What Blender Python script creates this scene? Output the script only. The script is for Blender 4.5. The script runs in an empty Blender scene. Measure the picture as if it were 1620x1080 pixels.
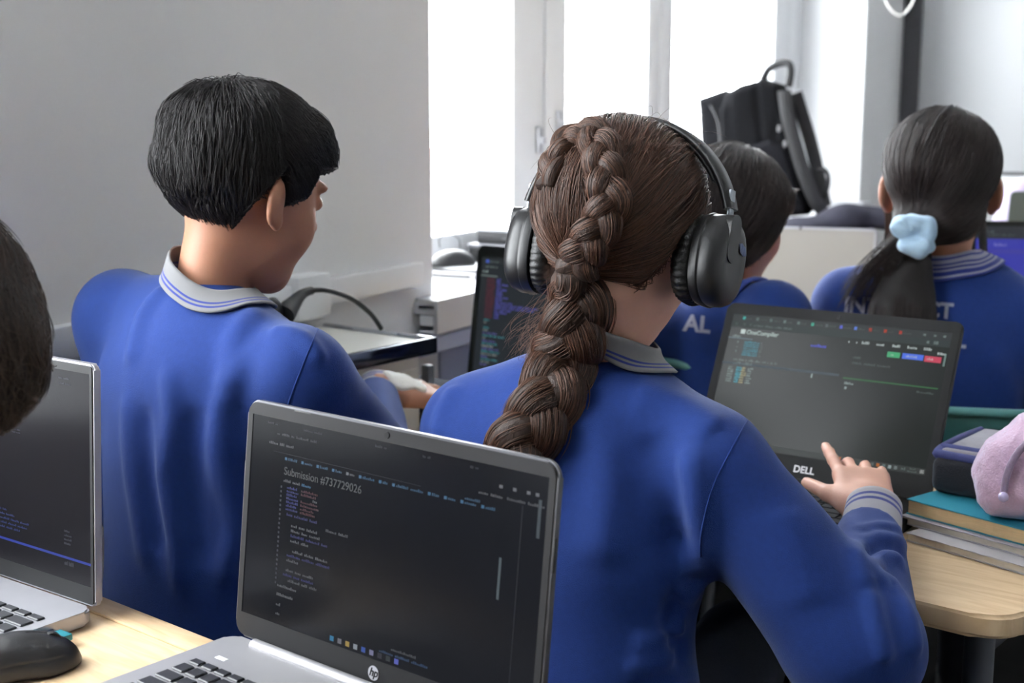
import bpy, bmesh, math, random
import numpy as np
from mathutils import Vector, Matrix, Euler
from math import sin, cos, pi, radians as R, atan, sqrt
sc = bpy.context.scene
COL = sc.collection
# ------------------------------------------------------------------ camera, world, light
F = 2100.0; PIT = atan(355 / 2100.0); CH = 1.25
sp, cp = sin(PIT), cos(PIT)
cam = bpy.data.cameras.new('camera'); cam_o = bpy.data.objects.new('camera', cam); COL.objects.link(cam_o)
cam.sensor_width = 36; cam.lens = F / 1620 * 36; cam.clip_start = .02
cam_o.location = (0, 0, CH); cam_o.rotation_euler = (pi / 2 - PIT, 0, 0)
cam.dof.use_dof = True; cam.dof.focus_distance = 1.36; cam.dof.aperture_fstop = 6.3
sc.camera = cam_o
sc.view_settings.view_transform = 'Standard'; sc.view_settings.look = 'None'
sc.view_settings.gamma = 1; sc.view_settings.use_curve_mapping = False
sc.view_settings.exposure = 0.0
sc.cycles.use_denoising = True
sc.cycles.max_bounces = 8; sc.cycles.diffuse_bounces = 5; sc.cycles.glossy_bounces = 4; sc.cycles.transparent_max_bounces = 16
sc.cycles.caustics_reflective = False; sc.cycles.caustics_refractive = False
SKY = 24.0
wd = bpy.data.worlds.new('sky'); sc.world = wd; wd.use_nodes = True
bg = wd.node_tree.nodes['Background']; bg.inputs[0].default_value = (.93, .97, 1, 1); bg.inputs[1].default_value = SKY

def dirpx(px, py):
    cx = (px - 810) / F; cy = (540 - py) / F
    return Vector((cx, cp + cy * sp, -sp + cy * cp))
def atD(px, py, D):            # point seen at that pixel at forward distance D
    d = dirpx(px, py); t = D / d.y
    return Vector((0, 0, CH)) + d * t
def onz(px, py, z):
    d = dirpx(px, py); t = (z - CH) / d.z
    return Vector((0, 0, CH)) + d * t
def V(*a): return Vector(a)

# ------------------------------------------------------------------ materials
MATS = {}
def srgb(c):
    return tuple((x / 12.92 if x <= .04045 else ((x + .055) / 1.055) ** 2.4) for x in [v / 255 for v in c])
def mat(name, col, rough=.6, metal=0, noise=0, nscale=40, bump=0, bscale=200, sheen=0, spec=.5, emit=None, estr=0, coat=0, sss=0, stretch=None):
    if name in MATS: return MATS[name]
    m = bpy.data.materials.new(name); m.use_nodes = True; nt = m.node_tree; N = nt.nodes; L = nt.links
    b = N['Principled BSDF']; c = (*srgb(col), 1)
    b.inputs['Base Color'].default_value = c
    b.inputs['Roughness'].default_value = rough; b.inputs['Metallic'].default_value = metal
    b.inputs['Specular IOR Level'].default_value = spec
    if coat: b.inputs['Coat Weight'].default_value = coat; b.inputs['Coat Roughness'].default_value = .08
    if sheen:
        b.inputs['Sheen Weight'].default_value = sheen; b.inputs['Sheen Roughness'].default_value = .45
        b.inputs['Sheen Tint'].default_value = (.75, .85, 1, 1)
    if sss:
        b.inputs['Subsurface Weight'].default_value = sss; b.inputs['Subsurface Radius'].default_value = (.012, .005, .003); b.inputs['Subsurface Scale'].default_value = .6
    if emit:
        b.inputs['Emission Color'].default_value = (*srgb(emit), 1); b.inputs['Emission Strength'].default_value = estr
    tc = N.new('ShaderNodeTexCoord'); src = tc.outputs['Object']
    if stretch:
        mp = N.new('ShaderNodeMapping'); mp.inputs['Scale'].default_value = stretch; L.new(src, mp.inputs[0]); src = mp.outputs[0]
    if noise:
        n = N.new('ShaderNodeTexNoise'); n.inputs['Scale'].default_value = nscale; n.inputs['Detail'].default_value = 5
        L.new(src, n.inputs['Vector'])
        r = N.new('ShaderNodeValToRGB'); r.color_ramp.elements[0].position = .3; r.color_ramp.elements[1].position = .7
        r.color_ramp.elements[0].color = (*[x * (1 - noise) for x in c[:3]], 1)
        r.color_ramp.elements[1].color = (*[min(1, x * (1 + noise)) for x in c[:3]], 1)
        L.new(n.outputs[0], r.inputs[0]); L.new(r.outputs[0], b.inputs['Base Color'])
    if bump:
        n2 = N.new('ShaderNodeTexNoise'); n2.inputs['Scale'].default_value = bscale; n2.inputs['Detail'].default_value = 4
        L.new(src, n2.inputs['Vector'])
        bp = N.new('ShaderNodeBump'); bp.inputs['Strength'].default_value = bump; bp.inputs['Distance'].default_value = .002
        L.new(n2.outputs[0], bp.inputs['Height']); L.new(bp.outputs[0], b.inputs['Normal'])
    MATS[name] = m
    return m
def mat_glass():
    m = bpy.data.materials.new('window_glass'); m.use_nodes = True; nt = m.node_tree; N = nt.nodes
    for n in list(N): N.remove(n)
    o = N.new('ShaderNodeOutputMaterial'); mx = N.new('ShaderNodeMixShader'); t = N.new('ShaderNodeBsdfTransparent'); g = N.new('ShaderNodeBsdfGlossy')
    g.inputs['Roughness'].default_value = .02; mx.inputs[0].default_value = .05
    nt.links.new(t.outputs[0], mx.inputs[1]); nt.links.new(g.outputs[0], mx.inputs[2]); nt.links.new(mx.outputs[0], o.inputs[0])
    return m
def mat_print(name, strength=1.0, light=True):       # flat print or lit screen marks coloured per face
    m = bpy.data.materials.new(name); m.use_nodes = True; nt = m.node_tree; b = nt.nodes['Principled BSDF']
    a = nt.nodes.new('ShaderNodeVertexColor'); a.layer_name = 'Col'
    b.inputs['Roughness'].default_value = .35
    if not light: nt.links.new(a.outputs[0], b.inputs['Base Color'])
    else:
        b.inputs['Base Color'].default_value = (.012, .012, .014, 1); b.inputs['Specular IOR Level'].default_value = .1
        nt.links.new(a.outputs[0], b.inputs['Emission Color']); b.inputs['Emission Strength'].default_value = strength
    return m
def mat_wood(name, c1, c2, rough=.42, sc_=(3, 40, 3), rot=0):
    m = bpy.data.materials.new(name); m.use_nodes = True; nt = m.node_tree; N = nt.nodes; L = nt.links; b = N['Principled BSDF']
    tc = N.new('ShaderNodeTexCoord'); mp = N.new('ShaderNodeMapping'); mp.inputs['Scale'].default_value = sc_; mp.inputs['Rotation'].default_value = (0, 0, rot)
    L.new(tc.outputs['Object'], mp.inputs[0])
    n = N.new('ShaderNodeTexNoise'); n.inputs['Scale'].default_value = 3; n.inputs['Detail'].default_value = 8; n.inputs['Distortion'].default_value = .6
    L.new(mp.outputs[0], n.inputs[0])
    r = N.new('ShaderNodeValToRGB'); r.color_ramp.elements[0].position = .35; r.color_ramp.elements[1].position = .62
    r.color_ramp.elements[0].color = (*srgb(c2), 1); r.color_ramp.elements[1].color = (*srgb(c1), 1)
    L.new(n.outputs[0], r.inputs[0])
    n3 = N.new('ShaderNodeTexNoise'); n3.inputs['Scale'].default_value = 5; L.new(tc.outputs['Object'], n3.inputs[0])
    mx = N.new('ShaderNodeMixRGB'); mx.blend_type = 'MULTIPLY'; mx.inputs[0].default_value = .25
    L.new(r.outputs[0], mx.inputs[1]); L.new(n3.outputs[0], mx.inputs[2]); L.new(mx.outputs[0], b.inputs['Base Color'])
    b.inputs['Roughness'].default_value = rough
    bp = N.new('ShaderNodeBump'); bp.inputs['Strength'].default_value = .15; bp.inputs['Distance'].default_value = .001
    L.new(n.outputs[0], bp.inputs['Height']); L.new(bp.outputs[0], b.inputs['Normal'])
    return m
M_wall = mat('wall_paint', (222, 222, 222), .85, noise=.02, nscale=3, bump=.15, bscale=90)
M_wallw = mat('wall_paint_white', (226, 227, 228), .8, noise=.02, nscale=3, bump=.15, bscale=90)
M_wallf = mat('wall_paint_front', (196, 198, 200), .8, noise=.02, nscale=3)
M_wallr = mat('wall_back_darkened', (78, 76, 74), .85, noise=.02, nscale=3)  # unseen back wall, dark tone chosen to cut light from behind the camera
M_lowwall = mat('blue_grey_lower_wall', (158, 164, 184), .8, noise=.03, nscale=4, bump=.15, bscale=90)
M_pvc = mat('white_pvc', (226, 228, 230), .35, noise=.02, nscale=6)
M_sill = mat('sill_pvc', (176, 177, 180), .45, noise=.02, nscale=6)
M_board = mat('whiteboard', (184, 186, 188), .5, noise=.02, nscale=2)
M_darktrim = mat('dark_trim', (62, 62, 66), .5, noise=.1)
M_alu = mat('aluminium', (175, 175, 178), .35, metal=.9, noise=.04, nscale=20)
M_ceil = mat('ceiling_paint', (232, 232, 230), .9, noise=.02, nscale=3)
M_glass = mat_glass()
M_desk = mat_wood('beech_laminate', (224, 197, 160), (206, 175, 136), rough=.38, sc_=(4, 30, 4))
M_deskedge = mat_wood('beech_edge', (212, 184, 148), (196, 164, 126), rough=.45, sc_=(6, 30, 40))
M_legs = mat('grey_powder_metal', (84, 88, 96), .45, metal=.3, noise=.05)
M_black = mat('black_plastic', (26, 26, 28), .42, noise=.12, nscale=60, bump=.1, bscale=900)
M_key = mat('black_keys', (38, 39, 44), .5, noise=.08, nscale=60)
M_silver = mat('silver_shell', (172, 172, 178), .38, metal=.65, noise=.03, nscale=30)
M_silver2 = mat('dark_silver_shell', (86, 86, 90), .4, metal=.6, noise=.03, nscale=30)
M_silver3 = mat('grey_silver_deck', (150, 149, 152), .42, metal=.35, noise=.03, nscale=30)
M_bezel = mat('grey_bezel', (24, 24, 26), .6, spec=.25, noise=.05, nscale=40, bump=.05, bscale=900)
M_bezelblk = mat('black_bezel', (21, 22, 23), .6, spec=.25, noise=.06, nscale=40, bump=.05, bscale=900)
M_lens = mat('camera_lens', (10, 10, 14), .35, spec=.2)
M_white = mat('white_print', (225, 226, 228), .5, noise=.02)
M_teal = mat('teal_plastic', (84, 138, 136), .45, noise=.05, nscale=10, bump=.05, bscale=300)
M_chrome = mat('chrome', (200, 204, 210), .14, metal=1, noise=.04, nscale=10)
M_whitelam = mat('white_laminate', (212, 212, 206), .4, noise=.02, nscale=5)
M_cable = mat('black_cable', (24, 25, 26), .45, noise=.1)
M_floorp = mat_wood('dark_floor_plank', (20, 19, 19), (12, 12, 12), rough=.95, sc_=(2, 20, 2))
M_floorp.node_tree.nodes['Principled BSDF'].inputs['Specular IOR Level'].default_value = .08
M_floorj = mat('light_floor_joint', (84, 83, 82), .7, noise=.1)
M_paper = mat('book_paper', (205, 196, 180), .8, noise=.08, nscale=50, stretch=(1, 1, 30))
M_papery = mat('yellowed_pages', (212, 182, 138), .8, noise=.1, nscale=50, stretch=(1, 1, 30))
M_tealc = mat('teal_cover', (52, 140, 160), .4, noise=.05, nscale=20)
M_greyc = mat('grey_cover', (176, 174, 178), .5, noise=.08, nscale=20)

# ------------------------------------------------------------------ mesh helpers
def new_obj(name, me, parent=None, m=None, loc=None, rot=None):
    o = bpy.data.objects.new(name, me); COL.objects.link(o)
    if m is not None and me is not None:
        for k in (m if isinstance(m, (list, tuple)) else [m]): me.materials.append(k)
    if parent: o.parent = parent
    if loc is not None: o.location = loc
    if rot is not None: o.rotation_euler = rot
    return o
def bm_mesh(bm, name, smooth=False, ang=None):
    me = bpy.data.meshes.new(name); bmesh.ops.recalc_face_normals(bm, faces=bm.faces); bm.to_mesh(me); bm.free()
    if smooth:
        me.polygons.foreach_set('use_smooth', [True] * len(me.polygons))
        if ang: me.set_sharp_from_angle(angle=R(ang))
    return me
def bbox(bm, c, s, bev=0, seg=2, mtx=None, mi=0):
    r = bmesh.ops.create_cube(bm, size=1); vs = r['verts']
    for v in vs: v.co = Vector((v.co.x * s[0] + c[0], v.co.y * s[1] + c[1], v.co.z * s[2] + c[2]))
    fs = list({f for v in vs for f in v.link_faces})
    if bev:
        es = list({e for v in vs for e in v.link_edges})
        rr = bmesh.ops.bevel(bm, geom=es, offset=min(bev, min(s) * .49), segments=seg, affect='EDGES', profile=.5)
        fs = list({f for f in rr['faces']} | {f for v in rr['verts'] for f in v.link_faces})
        vs = list({v for f in fs for v in f.verts})
    if mtx is not None:
        for v in vs: v.co = mtx @ v.co
    if mi:
        for f in fs: f.material_index = mi
    return vs
def box(name, c, s, m, parent=None, bev=.002, seg=2, loc=None, rot=None, smooth=True):
    bm = bmesh.new(); bbox(bm, c, s, bev, seg); return new_obj(name, bm_mesh(bm, name, smooth, 40), parent, m, loc, rot)
def tube(name, pts, r, m, parent=None, n=10, cap=True, taper=None):
    me = tube_mesh(name, pts, r, n, taper); return new_obj(name, me, parent, m)
def tube_mesh(name, pts, r, n=10, taper=None, smooth_pts=0):
    P = [Vector(p) for p in pts]
    if smooth_pts: P = catmull(P, smooth_pts)
    bm = bmesh.new(); rings = []; up = Vector((0, 0, 1)); prev = None
    for i, p in enumerate(P):
        t = (P[min(i + 1, len(P) - 1)] - P[max(i - 1, 0)]).normalized()
        if prev is None:
            a = up if abs(t.z) < .9 else Vector((1, 0, 0)); x = t.cross(a).normalized()
        else:
            x = (prev - t * prev.dot(t)).normalized()
        prev = x; y = t.cross(x)
        rr = r if taper is None else r * taper(i / (len(P) - 1))
        rings.append([bm.verts.new(p + (x * cos(2 * pi * k / n) + y * sin(2 * pi * k / n)) * rr) for k in range(n)])
    for a, b in zip(rings, rings[1:]):
        for k in range(n): bm.faces.new((a[k], a[(k + 1) % n], b[(k + 1) % n], b[k]))
    bm.faces.new(rings[0][::-1]); bm.faces.new(rings[-1])
    return bm_mesh(bm, name, True, 60)
def catmull(P, k=8):
    P = [Vector(p) for p in P]; out = []
    for i in range(len(P) - 1):
        a = P[max(i - 1, 0)]; b = P[i]; c = P[i + 1]; d = P[min(i + 2, len(P) - 1)]
        for j in range(k):
            t = j / k
            out.append(.5 * ((2 * b) + (c - a) * t + (2 * a - 5 * b + 4 * c - d) * t * t + (3 * b - a - 3 * c + d) * t ** 3))
    out.append(P[-1]); return out
def rr_outline(w, h, r, n=6, y0=0):
    pts = []
    for cx, cy, a0 in ((w - r, h - r, 0), (r, h - r, 90), (r, r, 180), (w - r, r, 270)):
        for k in range(n + 1):
            a = R(a0 + 90 * k / n); pts.append((cx + r * cos(a), cy + r * sin(a)))
    return pts
def prism(bm, outline, z0, z1, f=lambda x, y, z: Vector((x, y, z)), mi=0):
    a = [bm.verts.new(f(x, y, z0)) for x, y in outline]; b = [bm.verts.new(f(x, y, z1)) for x, y in outline]
    n = len(a); fs = [bm.faces.new(a[::-1]), bm.faces.new(b)]
    for i in range(n): fs.append(bm.faces.new((a[i], a[(i + 1) % n], b[(i + 1) % n], b[i])))
    for q in fs: q.material_index = mi
    return fs
def empty(name, loc, rz=0, label=None, cat=None, group=None, kind=None):
    o = bpy.data.objects.new(name, None); COL.objects.link(o); o.location = loc; o.rotation_euler = (0, 0, rz); o.empty_display_size = .05
    tag(o, label, cat, group, kind); return o
def tag(o, label=None, cat=None, group=None, kind=None):
    if label: o['label'] = label
    if cat: o['category'] = cat
    if group: o['group'] = group
    if kind: o['kind'] = kind
    return o
FM = mat_print('screen_marks', .85)
def text_mesh(s, size, name='text', shear=0, bold=0):
    cu = bpy.data.curves.new(name, 'FONT'); cu.body = s; cu.size = size; cu.shear = shear; cu.offset = bold; cu.extrude = .0002
    o = bpy.data.objects.new(name, cu); COL.objects.link(o)
    bpy.context.view_layer.update()
    me = bpy.data.meshes.new_from_object(o.evaluated_get(bpy.context.evaluated_depsgraph_get()))
    bpy.data.objects.remove(o); me.name = name
    return me
def marks_mesh(name, quads, W, H):       # quads (u0,v0,u1,v1,col,strength) with v down from the top
    vs = []; fs = []; cols = []
    for (u0, v0, u1, v1, c, k) in quads:
        n = len(vs)
        vs += [(u0 * W, H - v1 * H, 0), (u1 * W, H - v1 * H, 0), (u1 * W, H - v0 * H, 0), (u0 * W, H - v0 * H, 0)]
        fs.append((n, n + 1, n + 2, n + 3)); cols += [(*[x * k for x in srgb(c)], 1)] * 4
    me = bpy.data.meshes.new(name); me.from_pydata(vs, [], fs)
    at = me.color_attributes.new('Col', 'FLOAT_COLOR', 'CORNER')
    at.data.foreach_set('color', np.array(cols, dtype=np.float32).ravel())
    return me
def words(q, rnd, u, v, n, c, k=1, h=.012, letter=.0055, wmin=2, wmax=8):
    for _ in range(n):
        L = rnd.randint(wmin, wmax)
        for i in range(L):
            hh = h * rnd.choice((.6, .75, 1)); q.append((u, v + h - hh, u + letter * .72, v + h, c, k * rnd.uniform(.6, 1))); u += letter
        u += letter * 1.1
    return u
def line(q, u0, v, u1, c, k=1, h=.004): q.append((u0, v, u1, v + h, c, k))
# ------------------------------------------------------------------ signed-distance modelling (folds, bodies, soft things)
f4 = np.float32
def A(v): return np.array(v, dtype=f4)
def s_ell(P, c, r, Rm=None):
    q = P - A(c)
    if Rm is not None: q = q @ A(Rm)            # columns of Rm = local axes
    r = A(r); k0 = np.sqrt(((q / r) ** 2).sum(1)); k1 = np.sqrt(((q / (r * r)) ** 2).sum(1)) + 1e-9
    return k0 * (k0 - 1) / k1
def s_cap(P, a, b, ra, rb=None):
    a = A(a); b = A(b); rb = ra if rb is None else rb
    ab = b - a; h = np.clip(((P - a) @ ab) / (ab @ ab), 0, 1)
    return np.sqrt(((P - a - h[:, None] * ab) ** 2).sum(1)) - (ra + (rb - ra) * h)
def s_ecap(P, a, b, ra, rb, ax, k):             # capsule flattened by k along axis ax
    ax = A(ax) / np.linalg.norm(ax); q = P - A(a); m = 1 / k - 1
    P2 = P + np.outer((q @ ax) * m, ax); b2 = A(b) + ax * ((A(b) - A(a)) @ ax) * m
    return s_cap(P2, a, b2, ra, rb) * min(1, k * 1.15)
def s_box(P, c, h, r=0, Rm=None):
    q = P - A(c)
    if Rm is not None: q = q @ A(Rm)
    q = np.abs(q) - (A(h) - r)
    return np.sqrt((np.maximum(q, 0) ** 2).sum(1)) + np.minimum(q.max(1), 0) - r
def smin(a, b, k):
    h = np.clip(.5 + .5 * (b - a) / k, 0, 1); return b + (a - b) * h - k * h * (1 - h)
def smax(a, b, k): return -smin(-a, -b, k)
def s_poly2(x, y, poly):
    p = np.array(poly, dtype=f4); n = len(p); d = np.full(len(x), 1e9, f4); s = np.ones(len(x), f4)
    for i in range(n):
        a = p[i]; b = p[i - 1]; e = b - a; wx = x - a[0]; wy = y - a[1]
        t = np.clip((wx * e[0] + wy * e[1]) / (e @ e), 0, 1)
        d = np.minimum(d, (wx - e[0] * t) ** 2 + (wy - e[1] * t) ** 2)
        c1 = y >= a[1]; c2 = y < b[1]; c3 = e[0] * wy > e[1] * wx
        flip = (c1 & c2 & c3) | (~c1 & ~c2 & ~c3); s[flip] *= -1
    return s * np.sqrt(d)
def s_ext(P, poly, h, r, o, X, Y, Z):           # rounded extrusion of a polygon given in the X,Z plane around o
    q = P - A(o); x = q @ A(X); y = q @ A(Y); z = q @ A(Z)
    d = s_poly2(x, z, poly); a = np.maximum(d + r, 0); b = np.maximum(np.abs(y) - h + r, 0)
    return np.sqrt(a * a + b * b) + np.minimum(np.maximum(d, np.abs(y) - h), 0) * 0 + np.minimum(np.maximum(d + r, np.abs(y) - h + r), 0) - r
def smooth01(x): x = np.clip(x, 0, 1); return x * x * (3 - 2 * x)
def seg_field(P, pts):                          # distance to a polyline and fraction along it
    best = np.full(len(P), 1e9, f4); fr = np.zeros(len(P), f4); n = len(pts) - 1
    for i in range(n):
        a = A(pts[i]); b = A(pts[i + 1]); ab = b - a; h = np.clip(((P - a) @ ab) / (ab @ ab + 1e-12), 0, 1)
        d = np.sqrt(((P - a - h[:, None] * ab) ** 2).sum(1)); m = d < best; best[m] = d[m]; fr[m] = ((i + h) / n)[m]
    return best, fr
def folds(P, d, fl):                            # fl: list of (points, width, height); positive height = ridge
    for pts, w, a in fl:
        lo = np.min(np.array(pts), 0) - 3 * w; hi = np.max(np.array(pts), 0) + 3 * w
        m = ((P > lo) & (P < hi)).all(1)
        if not m.any(): continue
        s, fr = seg_field(P[m], pts)
        d[m] -= a * np.exp(-(s / w) ** 2) * np.minimum(1, np.minimum(fr, 1 - fr) * 6 + .15)
    return d
def wobble(P, seed, amp, freq):
    r = np.random.RandomState(seed); d = np.zeros(len(P), f4)
    for k in range(5):
        w = r.normal(size=3).astype(f4); w *= freq * r.uniform(.6, 1.5) / np.linalg.norm(w); d += np.sin(P @ w + r.uniform(0, 6.28) + 1.3 * np.sin(P @ (w[[1, 2, 0]]) * .7))
    return d * amp / 3
def grid_mesh(fn, lo, hi, h, name='m', B=6, chunk=400000, margin=1.7):
    lo = np.array(lo, float); hi = np.array(hi, float)
    nb = np.ceil((hi - lo) / (h * B)).astype(int); n = nb * B + 1
    cc = [lo[i] + (np.arange(nb[i]) + .5) * h * B for i in range(3)]
    G = np.stack(np.meshgrid(*cc, indexing='ij'), -1).reshape(-1, 3).astype(f4)
    D = np.concatenate([fn(G[i:i + chunk]) for i in range(0, len(G), chunk)])
    act = np.abs(D) < h * B * .87 * margin
    big = np.where(D > 0, f4(1), f4(-1)).reshape(nb)
    V_ = np.empty(n, f4)
    V_[:-1, :-1, :-1] = np.repeat(np.repeat(np.repeat(big, B, 0), B, 1), B, 2)
    V_[-1] = 1; V_[:, -1] = 1; V_[:, :, -1] = 1
    ids = np.argwhere(act.reshape(nb)); offs = np.stack(np.meshgrid(*[np.arange(B + 1)] * 3, indexing='ij'), -1).reshape(-1, 3)
    per = max(1, chunk // len(offs))
    for i in range(0, len(ids), per):
        g = (ids[i:i + per, None, :] * B + offs[None]).reshape(-1, 3)
        V_[g[:, 0], g[:, 1], g[:, 2]] = fn((lo + g * h).astype(f4))
    # naive surface nets
    S = V_ < 0
    c = np.zeros(tuple(n - 1), np.uint8)
    for dx in (0, 1):
        for dy in (0, 1):
            for dz in (0, 1): c += S[dx:n[0] - 1 + dx, dy:n[1] - 1 + dy, dz:n[2] - 1 + dz]
    cell = np.argwhere((c > 0) & (c < 8))
    if not len(cell): return None
    idx = np.full(tuple(n - 1), -1, np.int32); idx[cell[:, 0], cell[:, 1], cell[:, 2]] = np.arange(len(cell))
    acc = np.zeros((len(cell), 3)); cnt = np.zeros(len(cell))
    for a in range(3):
        e = np.zeros(3, int); e[a] = 1; o1, o2 = [i for i in range(3) if i != a]
        for p in (0, 1):
            for q in (0, 1):
                s0 = np.zeros(3, int); s0[o1] = p; s0[o2] = q; s1 = s0 + e
                v0 = V_[tuple((cell + s0).T)]; v1 = V_[tuple((cell + s1).T)]
                m = (v0 < 0) != (v1 < 0); t = np.where(m, v0 / (v0 - v1 + 1e-20), 0)
                pt = s0[None] + e[None] * t[:, None]; acc += pt * m[:, None]; cnt += m
    verts = lo + (cell + acc / cnt[:, None]) * h
    faces = []
    for a in range(3):
        o1, o2 = (a + 1) % 3, (a + 2) % 3
        sl0 = [slice(None)] * 3; sl1 = [slice(None)] * 3; sl0[a] = slice(0, n[a] - 1); sl1[a] = slice(1, n[a])
        s0 = S[tuple(sl0)]; s1 = S[tuple(sl1)]
        E_ = np.argwhere(s0 != s1); E_ = E_[(E_[:, o1] > 0) & (E_[:, o2] > 0) & (E_[:, o1] < n[o1] - 1) & (E_[:, o2] < n[o2] - 1)]
        ins = s0[tuple(E_.T)]
        d1 = np.zeros(3, int); d1[o1] = 1; d2 = np.zeros(3, int); d2[o2] = 1
        q = np.stack([idx[tuple((E_ - d1 - d2).T)], idx[tuple((E_ - d2).T)], idx[tuple(E_.T)], idx[tuple((E_ - d1).T)]], 1)
        q = np.where(ins[:, None], q, q[:, ::-1]); faces.append(q)
    faces = np.concatenate(faces); faces = faces[(faces >= 0).all(1)]
    me = bpy.data.meshes.new(name); me.vertices.add(len(verts)); me.vertices.foreach_set('co', verts.astype(f4).ravel())
    me.loops.add(len(faces) * 4); me.loops.foreach_set('vertex_index', faces.astype(np.int32).ravel())
    me.polygons.add(len(faces)); me.polygons.foreach_set('loop_start', np.arange(0, len(faces) * 4, 4, dtype=np.int32))
    me.polygons.foreach_set('loop_total', np.full(len(faces), 4, np.int32)); me.polygons.foreach_set('use_smooth', np.ones(len(faces), bool))
    me.update(calc_edges=True); return me
def grad(fn, P, e=.0008):
    g = np.stack([fn(P + A(v)) - fn(P - A(v)) for v in ((e, 0, 0), (0, e, 0), (0, 0, e))], 1)
    return g / (np.linalg.norm(g, axis=1, keepdims=True) + 1e-9)
def onto(fn, P, off, it=4):
    for _ in range(it):
        P = P - grad(fn, P) * np.clip(fn(P) - off, -.02, .02)[:, None]
    return P
def hit(fn, px, py, t0=.7, t1=4.0):             # first point of the surface seen at a pixel
    d = np.array(dirpx(px, py)); d /= np.linalg.norm(d); o = np.array((0, 0, CH)); t = t0
    for _ in range(200):
        v = float(fn(A([o + d * t]))[0])
        if v < .0006: break
        t += max(v * .7, .0005)
        if t > t1: return None
    return o + d * t
def hits(fn, pts, off=0, **k):
    out = [hit(fn, x, y, **k) for x, y in pts]; return [p for p in out if p is not None]
def axes(yaw, pitch=0, roll=0):                 # columns: right, forward, up; yaw degrees to the right of +y, pitch down positive
    M = (Matrix.Rotation(-R(yaw), 3, 'Z') @ Matrix.Rotation(-R(pitch), 3, 'X') @ Matrix.Rotation(R(roll), 3, 'Y'))
    return np.array(M, dtype=f4)
# ------------------------------------------------------------------ room shell
WA = R(28.5); U = V(sin(WA), cos(WA), 0); NO = V(-cos(WA), sin(WA), 0)      # along the window wall / outwards
SILL = .90
W0 = onz(690, 465, SILL); W0.z = 0
def WP(s, d, z): return W0 + U * s + NO * d + V(0, 0, z)
RZ = -WA                                             # object rotation: local x = inwards (right), y = along the wall
def wbox(bm, s0, s1, d0, d1, z0, z1, bev=0):
    M = Matrix.Translation(W0) @ Matrix.Rotation(RZ, 4, 'Z')
    bbox(bm, (-(d0 + d1) / 2, (s0 + s1) / 2, (z0 + z1) / 2), (abs(d1 - d0), s1 - s0, z1 - z0), bev, 2, M)
def s_at(px, d):
    r = (px - 810) / F
    # x = r * depth, depth ~ y*cp + small
    a = W0 + NO * d; return (r * a.y - a.x) / (U.x - U.y * r)
def struct(name, bm, m, parent=None, smooth=False):
    o = new_obj(name, bm_mesh(bm, name, smooth, 40 if smooth else None), parent, m)
    if not parent: o['kind'] = 'structure'
    return o
S0, S1, SE = s_at(683, 0), s_at(1357, 0), s_at(1415, 0)
CEIL = 3.0; BACK = -5.6; RW = -5.2       # RW: inner offset of the right wall
TW = .38
W2a, W2b = -3.1, -1.25                                # second window opening, left of the frame
bm = bmesh.new()
for a, b in ((BACK, W2a), (W2b, S0), (S1, SE + .1)): wbox(bm, a, b, 0, TW, 0, CEIL)
for a, b in ((W2a, W2b), (S0, S1)):
    wbox(bm, a, b, 0, TW, 0, SILL - .03); wbox(bm, a, b, 0, TW, 2.75, CEIL)
struct('wall_left', bm, M_wall)
# pale reveal lining of the far jamb
bm = bmesh.new(); wbox(bm, S1 - .004, S1 + .002, .002, TW, SILL - .03, 2.75); struct('trim_1', bm, M_wallw)
bm = bmesh.new(); wbox(bm, SE, SE + .12, RW - .12, TW, 0, CEIL); struct('wall_front', bm, M_wallf)
bm = bmesh.new(); wbox(bm, BACK - .12, BACK, RW - .12, TW, 0, CEIL); struct('wall_back', bm, M_wallr)
bm = bmesh.new(); wbox(bm, BACK - .12, SE + .12, RW - .12, RW, 0, CEIL); struct('wall_right', bm, M_wallw)
bm = bmesh.new(); wbox(bm, BACK - .12, SE + .12, RW - .12, TW, CEIL, CEIL + .1); struct('ceiling', bm, M_ceil)
bm = bmesh.new(); wbox(bm, BACK - .12, SE + .12, RW - .12, TW, -.1, -.012); fl = struct('floor', bm, M_floorj)
# floor planks, laid along the desks' forward direction
DY = R(39.6); DF = V(sin(DY), cos(DY), 0); DW = V(cos(DY), -sin(DY), 0)
pm = {}
bm = bmesh.new(); bbox(bm, (0, 0, -.006), (.192, 1.196, .012), .0012, 1); plank = bm_mesh(bm, 'floor_plank'); plank.materials.append(M_floorp)
rnd = random.Random(5); o0 = V(.55, 2.2, 0); k = 0
for i in range(-7, 8):
    off = rnd.uniform(0, 1.2)
    for j in range(-2, 3):
        p = o0 + DW * (i * .195) + DF * (j * 1.2 + off - .6)
        o = new_obj('floor_plank', plank, fl, None, p, (0, 0, -DY)); k += 1
# wall lower part (blue-grey panel and cable trunking on the window wall)
bm = bmesh.new(); wbox(bm, S0 + .02, S1, -.006, .001, 0, .80); struct('trim_2', bm, M_lowwall)
bm = bmesh.new(); wbox(bm, -1.2, S1, -.05, .001, .795, .83, .004); struct('trim_3', bm, M_lowwall)
bm = bmesh.new(); wbox(bm, BACK, SE, -.012, .001, 0, .09, .003); struct('baseboard_left', bm, M_pvc)
# conduit box on the wall
cb = tag(empty('cable_trunking', WP(-1.0, 0, 0), RZ, 'white plastic cable trunking on the grey wall behind the white cabinet', 'trunking'))
box('duct', (.012, .42, .95), (.024, 1.0, .045), M_pvc, cb, .003); box('junction_box', (.02, .55, .95), (.04, .09, .075), M_pvc, cb, .004)

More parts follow.
